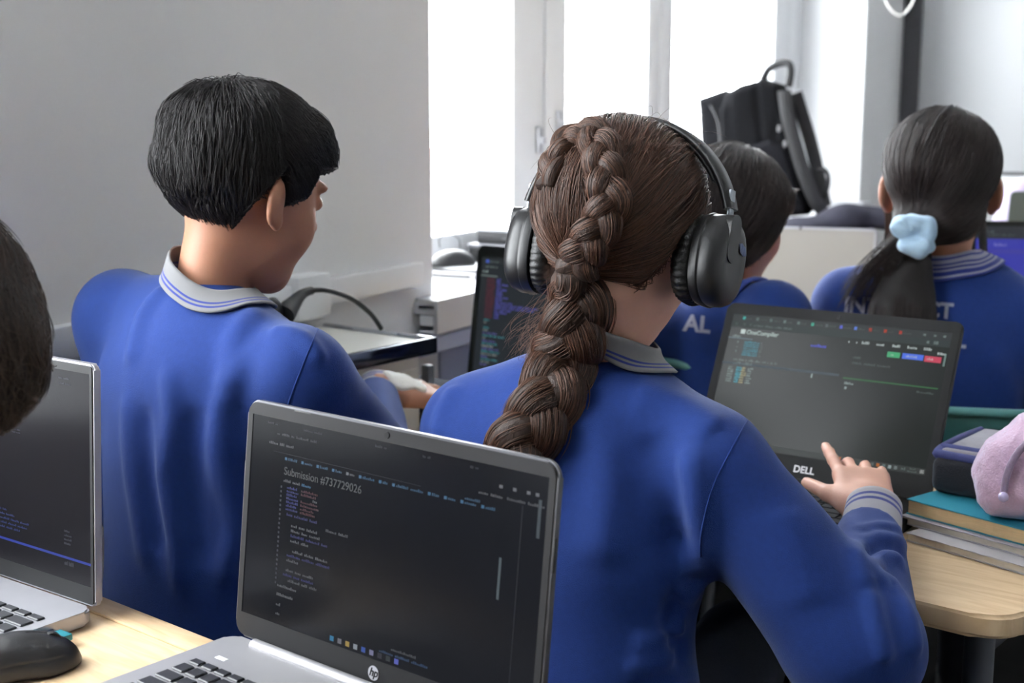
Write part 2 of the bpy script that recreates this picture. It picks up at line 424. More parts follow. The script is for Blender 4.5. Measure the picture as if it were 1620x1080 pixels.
# window sill: hollow white pvc board with an open end
bm = bmesh.new()
prof = [(-.055, SILL), (.30, SILL), (.30, SILL - .022), (.0, SILL - .022), (-.012, SILL - .03), (-.048, SILL - .03), (-.048, SILL - .018), (-.012, SILL - .018), (-.012, SILL - .012), (-.046, SILL - .012), (-.046, SILL - .066), (-.055, SILL - .066)]
SL = S0 - .07
va = [bm.verts.new(WP(SL if d < -.001 else S0, d, z)) for d, z in prof]; vb = [bm.verts.new(WP(S1 - .002, d, z)) for d, z in prof]
for i in range(len(prof)):
    j = (i + 1) % len(prof); bm.faces.new((va[i], va[j], vb[j], vb[i]))
bm.faces.new(va); bm.faces.new(vb[::-1])
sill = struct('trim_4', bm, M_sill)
bm = bmesh.new(); wbox(bm, SL, S1 - .003, -.044, -.014, SILL - .05, SILL - .032); wbox(bm, SL, SL + .004, -.0455, -.012, SILL - .066, SILL - .06); struct('trim_5', bm, M_pvc)

# windows
def sash(parent, s0, s1, z0, z1, d, ml, mr, mb=.06, mt=.06, handle=None):
    bm = bmesh.new()
    wbox(bm, s0, s0 + ml, d - .035, d + .035, z0, z1, .006); wbox(bm, s1 - mr, s1, d - .035, d + .035, z0, z1, .006)
    wbox(bm, s0 + ml - .006, s1 - mr + .006, d - .034, d + .034, z0, z0 + mb, .006); wbox(bm, s0 + ml - .006, s1 - mr + .006, d - .034, d + .034, z1 - mt, z1, .006)
    for a, b in ((s0 + ml - .004, s0 + ml + .012), (s1 - mr - .012, s1 - mr + .004)): wbox(bm, a, b, d - .012, d + .012, z0 + mb, z1 - mt, .003)
    o = new_obj('sash', bm_mesh(bm, 'sash', True, 40), parent, M_pvc)
    bm = bmesh.new(); wbox(bm, s0 + ml - .004, s1 - mr + .004, d - .003, d + .003, z0 + mb - .01, z1 - mt + .01); new_obj('pane', bm_mesh(bm, 'pane'), o, M_glass)
    return o
w1 = tag(empty('window_1', V(0, 0, 0)), kind='structure')
WD = .30
e0, e1, e2, e3, e4, e5, e6 = [s_at(p, WD - .035) for p in (812, 861, 895, 1021, 1059, 1216, 1241)]
bm = bmesh.new()
for z0, z1 in ((SILL - .03, SILL + .012), (2.70, 2.752)): wbox(bm, S0 - .3, S1, WD - .02, WD + .05, z0, z1, .004)
wbox(bm, e1 - .03, e1 + .03, WD - .0, WD + .05, SILL, 2.72, .004); wbox(bm, e6 - .01, S1 + .002, WD - .03, WD + .05, SILL - .02, 2.74, .004); wbox(bm, e3 + .1, e4, WD - .0, WD + .05, SILL, 2.72)
new_obj('window_frame', bm_mesh(bm, 'window_frame', True, 40), w1, M_pvc)
ZB = SILL + .012; ZT = 2.71
sash(w1, S0 - .25, e1 - .004, ZB, ZT, WD, .06, (e1 - e0) - .004)
sash(w1, e1 + .006, (e3 + e4) / 2 - .002, ZB, ZT, WD, e2 - e1 - .006, (e4 - e3) / 2)
sash(w1, (e3 + e4) / 2 + .002, e6, ZB, ZT, WD, (e4 - e3) / 2, e6 - e5)
for px, py in ((853, 222), (884, 196)):
    s = s_at(px, WD - .04); p = WP(s, WD - .045, 0); z = CH + dirpx(px, py).z / dirpx(px, py).y * p.y
    bm = bmesh.new(); wbox(bm, s - .012, s + .012, WD - .046, WD - .03, z - .035, z + .035, .004); wbox(bm, s - .007, s + .012, WD - .055, WD - .04, z - .01, z + .01, .003)
    new_obj('hinge', bm_mesh(bm, 'hinge', True, 40), w1, M_alu)
w2 = tag(empty('window_2', V(0, 0, 0)), kind='structure')
n = 2; L = (W2b - W2a) / n
for i in range(n): sash(w2, W2a + L * i + .001, W2a + L * (i + 1) - .001, SILL, 2.75, WD, .05, .05)
bm = bmesh.new(); wbox(bm, W2a, W2b, -.05, .3, SILL - .03, SILL, .003); struct('trim_6', bm, M_pvc)
for (a, b) in ((S0 - .3, S1), (W2a, W2b)):            # daylight portals in the two openings
    l = bpy.data.lights.new('daylight_portal', 'AREA'); l.shape = 'RECTANGLE'; l.size = b - a; l.size_y = 1.9; l.cycles.is_portal = True
    o = bpy.data.objects.new('daylight_portal', l); COL.objects.link(o); o.location = WP((a + b) / 2, .40, 1.83)
    o.rotation_euler = (Matrix.Rotation(RZ, 4, 'Z') @ Matrix.Rotation(pi / 2, 4, 'Z') @ Matrix.Rotation(pi / 2, 4, 'X')).to_euler()
# outside: pale ground and a low building with a reddish roof edge
bm = bmesh.new(); wbox(bm, -40, 60, 1.5, 90, -4.1, -4.0); g = struct('ground', bm, mat('snowy_ground', (196, 198, 200), .9, noise=.04, nscale=.4))
bl = tag(empty('building', WP(22, 26, -4), RZ, 'low pale building with a reddish wall band beyond the left window pane', 'building'))
box('wall', (0, 0, 2.0), (7, 30, 4.0), mat('pale_render', (214, 208, 204), .9, noise=.03, nscale=.5), bl, .02); box('roof', (0, 0, 4.1), (7.6, 30.6, .3), mat('red_roof', (178, 128, 118), .8, noise=.1, nscale=2), bl, .02)

# whiteboard on the front wall and dark strip in the corner
def fx(px, z):      # point on the front wall seen at px
    r = (px - 810) / F; a = WP(SE, 0, z)
    # a + q*(-NO): x - r*y = 0
    q = (a.x - r * a.y) / (NO.x - r * NO.y); return a - NO * q, q
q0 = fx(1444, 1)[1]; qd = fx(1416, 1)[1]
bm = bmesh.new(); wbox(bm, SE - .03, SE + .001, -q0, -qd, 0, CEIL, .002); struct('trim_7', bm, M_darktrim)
wb = tag(empty('whiteboard', WP(SE, -q0 - 2.0, 0), RZ, 'large white board with a thin dark frame on the front wall', 'whiteboard'))
box('panel', (-.55, -.012, 1.85), (3.0, .012, 1.7), M_board, wb, .001)
for z, zz in ((1.0, .014), (2.7, .02)): box('frame_rail', (-.55, -.014, z), (3.02, .02, zz), M_darktrim, wb, .002)
tray = tag(empty('marker_tray', WP(SE, -q0 - 2.0, 0), RZ, 'long white marker ledge with a dark lower edge below the whiteboard', 'tray'))
box('ledge', (-.55, -.03, .955), (3.0, .05, .07), M_pvc, tray, .004); box('edge_strip', (-.55, -.035, .915), (3.0, .05, .014), M_darktrim, tray, .002)
cbl = [atD(x, y, 4.9) for x, y in ((1392, -60), (1398, -12), (1407, 12), (1424, 24), (1438, 14), (1446, -4), (1450, -60))]
tag(tube('window_blind_cord', catmull(cbl, 6), .0045, mat('cord_white', (190, 188, 184), .6, noise=.04), n=8), 'white looped cord hanging in front of the dark corner strip', 'cord')

# ------------------------------------------------------------------ desks
DT = .74
def desk(name, corner, L, Dp, label, sx=-1, z=DT, group=None, lip=False):
    # corner = near right corner; extends L to the left (along -DW) and Dp forward
    t = tag(empty(name, corner, -DY, label, 'desk', group))
    bm = bmesh.new(); ol = [(x - L, y) for x, y in rr_outline(L, Dp, .045, 8)]
    prism(bm, ol, z - .026, z); es = [e for e in bm.edges if abs(e.verts[0].co.z - e.verts[1].co.z) < 1e-5]
    bmesh.ops.bevel(bm, geom=es, offset=.004, segments=3, affect='EDGES')
    new_obj('desktop', bm_mesh(bm, 'desktop', True, 50), t, M_desk)
    if lip: box('edge_band', (-L / 2, Dp - .018, z + .0015), (L - .08, .03, .004), M_deskedge, t, .0015)
    for x in (-L + .05, -.05):
        for y in (.05, Dp - .05):
            bm = bmesh.new(); bmesh.ops.create_cone(bm, cap_ends=True, segments=20, radius1=.016, radius2=.016, depth=z - .026, matrix=Matrix.Translation((x, y, (z - .026) / 2)))
            lg = new_obj('leg', bm_mesh(bm, 'leg', True, 40), t, M_legs)
            bm = bmesh.new(); bmesh.ops.create_cone(bm, cap_ends=True, segments=16, radius1=.02, radius2=.018, depth=.02, matrix=Matrix.Translation((x, y, .01)))
            new_obj('foot_cap', bm_mesh(bm, 'foot_cap', True, 40), lg, M_black)
        box('side_rail', (x, Dp / 2, z - .045), (.022, Dp - .12, .034), M_legs, t, .003)
    box('cross_rail', (-L / 2, Dp - .06, z - .05), (L - .12, .02, .03), M_legs, t, .003)
    return t
CD = V(.512, 1.29, 0)
desk('school_desk', CD, 1.0, .50, 'beech desk with rounded corners under the books and the black laptop')
desk('side_table', CD - DW * 1.006 + DF * .25, .26, .33, 'small beech side table carrying the boy\'s laptop beside the white cabinet')
# front desk: far edge through two measured points
p = onz(150, 940, DT); q = onz(340, 1013, DT)
fr = V(p.x, p.y, 0) + DW * 1.02
desk('school_desk', fr - DF * .46, 1.75, .46, 'beech desk nearest the camera under two silver laptops and a mouse', lip=True)

# ------------------------------------------------------------------ laptops
bm = bmesh.new(); bbox(bm, (0, 0, .0012), (.0155, .0150, .0024), .0011, 1); KEY1 = bm_mesh(bm, 'key', False); KEY1.materials.append(M_key)
KW = {}
def keymesh(w, d=.0150):
    k = (round(w, 4), d)
    if k not in KW:
        bm = bmesh.new(); bbox(bm, (0, 0, .0012), (w, d, .0024), .0011, 1); me = bm_mesh(bm, 'key', False); me.materials.append(M_key); KW[k] = me
    return KW[k]
def laptop(hl, yaw, tilt, W, L, D, shell, bezelm, label, base_m=None, screen=None, marks=(), bz=(.012, .012, .014, .022), zdesk=DT, keys='joined', hb=.017, lt=.006,
           numpad=True, logo=None, screen_rough=.16, group=None, lidr=.012, bar=True):
    """hl: hinge-left point (x,y); bezels bz = left,right,top,bottom"""
    y = R(yaw); w = V(cos(y), -sin(y), 0)
    c = V(hl[0], hl[1], 0) + w * W / 2
    t = tag(empty('laptop', V(c.x, c.y, zdesk), -y, label, 'laptop', group)); base_m = base_m or shell
    bm = bmesh.new(); prism(bm, [(x - W / 2, yy - D) for x, yy in rr_outline(W, D, .012)], .002, hb)
    bmesh.ops.bevel(bm, geom=[e for e in bm.edges if abs(e.verts[0].co.z - e.verts[1].co.z) < 1e-5], offset=.0022, segments=2, affect='EDGES')
    base = new_obj('base', bm_mesh(bm, 'base', True, 50), t, base_m)
    km = .022 if numpad else .014; kx0 = -W / 2 + km; kx1 = W / 2 - km; ky = (-.062 if numpad else -.046) if keys != 'joined' else -.05
    allk = bmesh.new() if keys == 'joined' else None
    rows = [(0, .0095, [1] * (18 if numpad else 14)), (1, .0150, [1] * 13 + [1.6] + ([1] * 3 if numpad else [])), (2, .0150, [1.5] + [1] * 12 + [1.1] + ([1] * 3 if numpad else [])),
            (3, .0150, [1.8] + [1] * 11 + [1.8] + ([1] * 3 if numpad else [])), (4, .0150, [2.3] + [1] * 10 + [2.3] + ([1] * 3 if numpad else [])),
            (5, .0150, [1.2, 1, 1, 1.2, 5, 1.2, 1.2, 1, 1, 1] + ([1.4, 1, 1] if numpad else []))]
    yy = ky
    for ri, kd, ws in rows:
        x = kx0; yy -= kd / 2
        tot = sum(ws); sc_ = (kx1 - kx0) / tot
        for wk in ws:
            kw = wk * sc_ - .0032
            if keys == 'joined': bbox(allk, (x + wk * sc_ / 2, yy, hb + .0008), (kw, kd, .0022))
            else: new_obj('key', keymesh(kw, kd), base, None, (x + wk * sc_ / 2, yy, hb - .0004))
            x += wk * sc_
        yy -= kd / 2 + .0035
    if keys == 'joined': kb = new_obj('keyboard', bm_mesh(allk, 'keyboard'), base, M_key)
    box('touchpad', (0, yy - .045, hb), (.105, .068, .0008), base_m, base, .0003)
    if bar:
        bm = bmesh.new(); bmesh.ops.create_cone(bm, cap_ends=True, segments=20, radius1=.0065, radius2=.0065, depth=W - .075, matrix=Matrix.Translation((0, -.006, hb - .0005)) @ Matrix.Rotation(pi / 2, 4, 'Y'))
        new_obj('hinge', bm_mesh(bm, 'hinge', True, 40), t, base_m)
    box('power_button', (-W / 2 + .04, -.046, hb), (.014, .0055, .001), M_white if bar else base_m, base, .0004)
    # lid
    rot = (pi / 2 - R(tilt), 0, 0)
    bm = bmesh.new(); prism(bm, [(x - W / 2, q_) for x, q_ in rr_outline(W, L, lidr)], -lt, 0)
    bmesh.ops.bevel(bm, geom=[e for e in bm.edges if abs(e.verts[0].co.z - e.verts[1].co.z) < 1e-5], offset=.0016, segments=2, affect='EDGES')
    lid = new_obj('lid', bm_mesh(bm, 'lid', True, 50), t, shell, (0, .002, hb), rot)
    bl_, br_, bt_, bb_ = bz; sw = W - bl_ - br_; sh = L - bt_ - bb_
    # bezel ring
    bm = bmesh.new(); o_ = rr_outline(W - .004, L - .004, max(lidr - .002, .003), 6);
    vo = [bm.verts.new((x - W / 2 + .002, y_ + .002, .0012)) for x, y_ in o_]; vo0 = [bm.verts.new((x - W / 2 + .002, y_ + .002, -.0005)) for x, y_ in o_]
    i_ = []; n = len(o_)
    for k, (x, y_) in enumerate(o_):
        q_ = k // 7; i_.append(((W / 2 - br_) if q_ in (0, 3) else (-W / 2 + bl_), (L - bt_) if q_ in (0, 1) else bb_))
    vi = [bm.verts.new((x, y_, .0012)) for x, y_ in i_]; vj = [bm.verts.new((x, y_, .0002)) for x, y_ in i_]
    for k in range(n):
        j = (k + 1) % n
        bm.faces.new((vo[k], vo[j], vi[j], vi[k])); bm.faces.new((vo0[k], vo0[j], vo[j], vo[k])); bm.faces.new((vi[k], vi[j], vj[j], vj[k]))
    bmesh.ops.remove_doubles(bm, verts=bm.verts, dist=1e-6)
    new_obj('bezel', bm_mesh(bm, 'bezel'), lid, bezelm)
    bm = bmesh.new(); bbox(bm, (-W / 2 + bl_ + sw / 2, bb_ + sh / 2, .0002), (sw, sh, .0006))
    new_obj('screen', bm_mesh(bm, 'screen'), lid, screen)
    if marks:
        me = marks_mesh('screen_content', marks, sw, sh); tag(new_obj('screen_content', me, lid, FM, (-W / 2 + bl_, bb_, .0007)), kind='stuff')
    bm = bmesh.new(); bmesh.ops.create_cone(bm, cap_ends=True, segments=20, radius1=.0032, radius2=.0028, depth=.0008, matrix=Matrix.Translation((0, L - bt_ / 2 - .0005, .0014)))
    new_obj('webcam', bm_mesh(bm, 'webcam'), lid, M_lens)
    return t, base, lid, (sw, sh, bl_, bb_)
def screenmat(name, c, emit, rough=.2, spec=.1):
    return mat(name, c, rough, spec=spec, noise=.03, nscale=3, emit=emit, estr=1)
# --- code screen of the foreground laptop
rnd = random.Random(11); q = []
G1, G2, BL, RD, CY = (130, 134, 140), (70, 74, 84), (70, 110, 160), (92, 40, 48), (64, 120, 160)
for u in (.06, .20, .46, .62, .77): words(q, rnd, u, .022, 2, G2, .7, .010, .005)
words(q, rnd, .10, .065, 5, G2, .9, .012, .006); words(q, rnd, .07, .115, 3, G1, .8, .013, .006)
line(q, .09, .16, .62, G2, .35, .002)
u = .135
for k, wn in enumerate((1, 1, 1, 1, 1, 1, 1, 2, 1, 1, 1, 1)):
    q.append((u, .178, u + .009, .192, CY if k != 4 else G1, 1)); u = words(q, rnd, u + .013, .178, wn, CY if k != 4 else G1, .75, .013, .006, 3, 7) + .008
words(q, rnd, .135, .285, 2, G1, .8, .013, .0058, 5, 5); words(q, rnd, .205, .285, 1, CY, 1.1, .013, .006, 6, 6)
for i in range(7):
    v = .315 + i * .0175; words(q, rnd, .15, v, 1, (60, 64, 150), .9, .012, .0058, 7, 8)
    if i not in (2,): words(q, rnd, .205, v, 1, RD, .9, .012, .0058, 8, 12)
    else: words(q, rnd, .25, v, 1, G1, .8, .012, .0058, 3, 4)
for i, (o_, n_) in enumerate([(0, 3), (.15, 2), (.02, 3), (.02, 3), (.02, 3), (.02, 2), (0, 0), (.03, 3), (.01, 3), (.01, 1), (0, 0), (.01, 3), (0, 3), (.02, 3)]):
    v = .445 + i * .0245
    if n_: words(q, rnd, .155 + o_, v, n_, G1 if i % 4 else (64, 66, 150), .65, .013, .0058, 4, 9)
for i in range(22): q.append((.125, .32 + i * .0225, .131, .331 + i * .0225, G2, .8))
for v, n_ in ((.80, 13), (.845, 11), (.895, 3), (.94, 3)): words(q, rnd, .135, v, 1, G1, .75, .014, .0058, n_, n_)
q.append((.875, .38, .882, .56, (96, 112, 118), .9)); q.append((.975, .10, .984, .26, (76, 90, 96), .8)); q.append((.93, .14, .932, 1.0, G2, .35))
for u, v in ((.86, .075), (.90, .075), (.94, .075), (.965, .075)): q.append((u, v, u + .01, v + .014, G1, .9))
words(q, rnd, .80, .12, 2, G1, .6, .012, .006, 5, 9); words(q, rnd, .885, .12, 2, G1, .5, .012, .006, 7, 9); words(q, rnd, .76, .16, 1, CY, .7, .012, .006, 8, 8)
words(q, rnd, .56, .92, 1, G1, .5, .012, .006, 14, 14); words(q, rnd, .52, .945, 3, BL, .6, .012, .006, 8, 10)
for k, c in enumerate(((58, 150, 200), (130, 130, 140), (200, 170, 80), (170, 180, 190), (60, 100, 200), (150, 150, 190), (60, 60, 70), (50, 60, 60), (110, 120, 230))):
    u = .345 + k * .0285; q.append((u, .962, u + .014, .986, c, .9));
MS_HP = screenmat('dark_code_screen', (8, 9, 11), (20, 21, 26), .2)
hp, hpb, hplid, hpd = laptop((-.2697, 1.221), 39.6, 6.7, .375, .2295, .255, M_silver2, M_bezel, 'open silver-grey laptop in the foreground with a dark code page headed Submission on its screen',
                             base_m=M_silver3, screen=MS_HP, marks=[(a_, b_, c_, d_, e_, k_ * .62) for a_, b_, c_, d_, e_, k_ in q], bz=(.0085, .0085, .0135, .0235), keys='each', lidr=.014)
sw, sh, bl_, bb_ = hpd
me = text_mesh('Submission #737729026', .0105, 'screen_heading'); new_obj('screen_heading', me, hplid, mat('heading_glow', (8, 8, 9), .5, spec=.1, noise=.02, emit=(74, 77, 80), estr=1), (-.375 / 2 + bl_ + sw * .135, bb_ + sh * (1 - .262), .0008))
bm = bmesh.new(); bmesh.ops.create_cone(bm, cap_ends=True, segments=32, radius1=.0065, radius2=.0065, depth=.0006, matrix=Matrix.Translation((.003, .0115, .0014))); new_obj('logo', bm_mesh(bm, 'logo'), hplid, M_silver)
me = text_mesh('hp', .0105, 'logo_letters', shear=.3, bold=.0002); new_obj('logo_letters', me, hplid, M_bezelblk, (-.0022, .0088, .0018))
box('latch_notch', (-.11, .2268, .0012), (.022, .0012, .0006), M_black, hplid, .0002)
for x, m_ in ((-.375 / 2 - .0002, 1), (.375 / 2 + .0002, 1)): box('rubber_pad', (x, .155, -.002), (.0012, .028, .004), M_black, hplid, .0004)
# --- left silver laptop
q = []; rnd = random.Random(3)
for v in (.035, .06): words(q, rnd, .84, v, 2, G2, .8, .010, .005, 3, 6)
for v, n_ in ((.33, 9), (.345, 7)): words(q, rnd, .45, v, n_, (90, 90, 110), .7, .006, .004)
for i in range(5): words(q, rnd, .35 + .02 * i, .74 + i * .022, 5, (50, 70, 140), .7, .010, .006, 4, 9)
for i in range(4): words(q, rnd, .86, .76 + i * .02, 1, G2, .8, .010, .005, 6, 8)
q.append((0, .887, 1, .899, (38, 66, 190), .7)); words(q, rnd, .86, .91, 2, G2, .7, .02, .005)
yl = 36.; wl = V(cos(R(yl)), -sin(R(yl)), 0); pr = onz(149, 962, .757); hl = pr - wl * .33
lt_, lb, llid, ld = laptop((hl.x, hl.y), yl, 3, .33, .25, .235, M_silver, M_bezelblk, 'open bright-silver laptop at the left edge with a dark screen and blue status bar', screen=screenmat('dark_editor_screen', (14, 14, 17), (24, 23, 26), .24),
                           marks=q, bz=(.006, .006, .010, .020), keys='each', numpad=False, lidr=.006, lt=.008, bar=False)
dg = tag(empty('usb_dongle', V(0, 0, 0), 0, 'tiny usb receiver with a teal end in the side port of the bright-silver laptop', 'dongle'))
pd = pr - V(0, 0, 0) - V(sin(R(yl)), cos(R(yl)), 0) * .055
dg.location = (pd.x, pd.y, DT + .009); dg.rotation_euler = (0, 0, -R(yl))
box('plug', (.004, 0, 0), (.010, .012, .0045), M_chrome, dg, .0005); box('cap', (.019, 0, 0), (.020, .0165, .007), mat('teal_cap', (30, 112, 124), .4, noise=.05), dg, .0015)
# --- girl's black laptop
q = []; rnd = random.Random(8); T1, T2 = (150, 168, 164), (70, 84, 80)
TEALs = [(80, 200, 190)] + [(110, 130, 126)] * 4 + [(90, 210, 180), (100, 110, 110), (100, 110, 230), (100, 140, 240), (230, 80, 50), (230, 80, 50), (230, 70, 50)]
q.append((0, 0, 1, .055, (40, 48, 46), .8)); q.append((0, .055, 1, .105, (36, 50, 46), .8))
for k, c in enumerate(TEALs):
    u = .05 + k * .066; q.append((u, .018, u + .013, .042, c, 1)); words(q, rnd, u + .019, .024, 1, T2, 1.3, .015, .006, 4, 6)
for u in (.88, .925, .965): q.append((u, .022, u + .012, .038, T1, .8))
for u in (.02, .06, .09): q.append((u, .07, u + .01, .088, T2, 1.2))
words(q, rnd, .11, .072, 4, T1, .6, .016, .006, 6, 9); q.append((.90, .07, .912, .09, T1, .9)); q.append((.93, .068, .95, .092, T1, .9))
q.append((.055, .118, .077, .152, (210, 225, 222), .9))
q.append((0, .185, .12, .192, (120, 140, 150), .8)); words(q, rnd, .02, .165, 1, T1, .9, .016, .006, 7, 7)
for i in range(7): words(q, rnd, .085, .205 + i * .0165, 1, (80, 170, 190), .8, .013, .0062, 12, 12); words(q, rnd, .165, .205 + i * .0165, 1, T1, .4, .013, .0062, 1, 2)
for i in range(3): words(q, rnd, .05, .21 + i * .035, 1, T1, .8, .016, .007, 1, 1)
words(q, rnd, .05, .345, 9, T1, .8, .014, .0065, 1, 4); q.append((0, .375, .555, .392, (66, 80, 88), .9)); words(q, rnd, .05, .37, 2, T1, .9, .018, .0068, 6, 7)
for i in range(7):
    for u, c in ((.035, T1), (.075, (80, 190, 210)), (.10, (200, 190, 140)), (.13, T1)): words(q, rnd, u, .405 + i * .018, 1, c, .9, .014, .0068, 3, 4)
words(q, rnd, .40, .175, 1, (90, 96, 230), .95, .022, .008, 9, 9)
for u, n_ in ((.565, 1), (.60, 1), (.625, 5), (.69, 5), (.76, 5), (.825, 6), (.895, 5)): words(q, rnd, u, .12 if n_ > 1 else .12, 1, (200, 214, 210), .9, .02, .007, n_, n_)
words(q, rnd, .955, .115 + .03, 1, (200, 214, 210), .9, .018, .007, 5, 5)
q.append((.745, .175, .80, .215, (60, 168, 110), 1)); q.append((.81, .175, .90, .215, (70, 110, 230), 1)); q.append((.905, .178, .975, .22, (200, 60, 86), 1))
for u, n_, v in ((.76, 2, .187), (.825, 7, .187), (.915, 4, .19)): words(q, rnd, u, v, 1, (225, 235, 235), .8, .016, .007, n_, n_)
words(q, rnd, .60, .235, 1, T2, 1.2, .016, .007, 5, 5); words(q, rnd, .60, .275, 3, T2, 1.1, .016, .0065, 7, 9)
q.append((.575, .395, .985, .404, (46, 110, 58), .9)); words(q, rnd, .585, .425, 1, T1, .9, .018, .007, 6, 6); q.append((.59, .46, .60, .478, T1, .8)); words(q, rnd, .90, .43, 1, T2, 1.2, .014, .006, 12, 12)
q.append((.985, .15, .993, .24, (110, 135, 128), .9)); q.append((.43, .395, .437, .425, T1, 1))
q.append((0, .955, 1, 1, (48, 54, 50), .9)); q.append((.62, .962, .64, .99, (220, 120, 30), 1)); words(q, rnd, .65, .968, 1, T1, .8, .016, .006, 8, 8)
for k, c in enumerate(((220, 220, 215), (120, 130, 130), (230, 130, 50), (120, 140, 140), (180, 195, 195), (140, 150, 150))): u = .745 + k * .025; q.append((u, .965, u + .013, .988, c, .9))
words(q, rnd, .90, .966, 1, T1, .8, .018, .006, 3, 3); words(q, rnd, .935, .962, 1, T1, .8, .012, .005, 5, 5); words(q, rnd, .925, .98, 1, T1, .8, .012, .005, 8, 8); q.append((.978, .965, .994, .99, (225, 228, 225), .9))
dl, dlb, dllid, dld = laptop((.2566, 1.8564), 35.07, 26.4, .345, .2487, .235, M_bezelblk, M_bezelblk, 'open black laptop showing a dark compiler page with green, blue and red buttons',
                             screen=screenmat('dark_compiler_screen', (10, 11, 11), (33, 37, 36), .22), marks=q, bz=(.0125, .0125, .0165, .035), lidr=.01)
sw, sh, bl_, bb_ = dld
me = text_mesh('OneCompiler', .0088, 'page_title', shear=.1, bold=.00015); new_obj('page_title', me, dllid, mat('title_glow', (10, 11, 11), .5, spec=.1, noise=.02, emit=(170, 186, 182), estr=1), (-.345 / 2 + bl_ + sw * .083, bb_ + sh * (1 - .151), .0008))
me = text_mesh('DELL', .0135, 'logo_letters', bold=.0003); new_obj('logo_letters', me, dllid, M_white, (-.018, .0125, .0013))
# --- boy's laptop
q = []; rnd = random.Random(21)
q.append((0, 0, 1, .05, (44, 50, 52), .8)); q.append((.03, .018, .05, .045, (90, 120, 235), 1)); words(q, rnd, .06, .025, 2, T1, .6, .014, .007); words(q, rnd, .03, .07, 3, T1, .6, .014, .007); q.append((0, .15, .12, .16, T1, .5))
words(q, rnd, .01, .11, 1, T1, 1, .018, .007, 6, 6)
for i in range(16):
    v = .17 + i * .0215; words(q, rnd, .05, v, 1, (150, 62, 84), .42, .017, .0068, 8, 9)
    words(q, rnd, .12, v, [1, 1, 2, 1, 2, 1, 1, 2, 1, 3, 6, 6, 3, 2, 1, 1][i], (100, 100, 200), .75, .017, .0068, 4, 7)
for i in range(18): words(q, rnd, .05, .52 + i * .0225, [1, 1, 0, 1, 1, 3, 4, 1, 2, 3, 2, 3, 3, 3, 1, 3, 2, 2][i], [(80, 170, 180), (170, 180, 176), (120, 120, 200)][i % 3], .65, .016, .0068, 3, 7)
laptop((-.0868, 2.43), 39.6, 8, .36, .262, .235, M_bezelblk, M_bezelblk, 'open dark laptop left of the headphones with red and blue lines of code', screen=screenmat('boy_code_screen', (20, 22, 24), (38, 42, 46), .25), marks=q, bz=(.013, .013, .022, .024))
# ------------------------------------------------------------------ laptops of the front row
rnd = random.Random(31)
# girl behind the headphones: screen with window glare put into its pale colour and glow
p = atD(1388, 362, 2.98)                               # top right corner of the lid
yg = 20.; tg = 14.; Wg = .34; Lg = .235; w = V(cos(R(yg)), -sin(R(yg)), 0); f = V(sin(R(yg)), cos(R(yg)), 0)
hr = p - f * (Lg * sin(R(tg)))
M_glare = mat('pale_grey_lid', (146, 143, 138), .3, metal=.15, noise=.05, nscale=6)
FD = p.z - Lg * cos(R(tg)) - .017                       # the desk height this gives
hl = hr - w * Wg
laptop((hl.x, hl.y), yg, tg, Wg, Lg, .23, M_silver, M_silver, 'open silver laptop with a pale washed-out screen below the backpack',
       screen=mat('glare_toned_screen', (120, 117, 112), .35, noise=.03, nscale=4, emit=(92, 90, 86), estr=1), marks=[(.93, .55, .965, .85, (70, 72, 66), .6)], bz=(.006, .006, .006, .02), zdesk=max(FD, .72), bar=False, numpad=False)  # the dark mark paints a reflection near the screen's lower right corner
# ponytail girl's laptop: blue-violet panel
q = [(0, 0, 1, .12, (52, 56, 60), .9), (0, .12, .36, .86, (58, 62, 170), 1), (0, .22, .36, .26, (74, 70, 150), 1), (.36, .12, 1, .16, (90, 110, 120), .8), (0, .86, 1, 1, (190, 205, 215), .9)]
words(q, rnd, .06, .04, 2, T1, .7, .02, .012); words(q, rnd, .08, .075, 3, T1, .5, .014, .01)
words(q, rnd, .12, .16, 1, (150, 150, 220), 1, .03, .014, 6, 6)
for i, n_ in enumerate((4, 6, 5, 8, 9, 6, 4)): words(q, rnd, .16 - n_ * .008, .32 + i * .06, 1, (140, 140, 225) if i != 3 else (190, 80, 150), .9, .025, .014, n_, n_)
q.append((.60, .5, .615, .53, (140, 180, 190), .9)); q.append((.38, .13, .50, .155, (120, 190, 140), .7))
p = atD(1545, 352, 2.85); w = V(cos(R(8)), -sin(R(8)), 0)
laptop((p.x, p.y), 8, 12, .34, .26, .23, M_bezelblk, M_bezelblk, 'open dark laptop right of the ponytail girl, showing a blue-violet panel', screen=screenmat('violet_code_screen', (24, 26, 28), (48, 52, 54), .25), marks=q,
       bz=(.01, .01, .012, .02), zdesk=p.z - .26 * cos(R(12)) - .017, numpad=False)
desk_z2 = p.z - .26 * cos(R(12)) - .017
# grey-green computer lid at the right frame edge
p = atD(1607, 330, 3.7)
# front-row desk under those two laptops
c_ = atD(1720, 600, 2.42)
d2 = desk('school_desk', V(1.62, 2.30, 0), 1.62, .62, 'beech desk of the front row in front of the ponytail girl, mostly hidden', z=.752)
d2.rotation_euler[2] = -R(14)

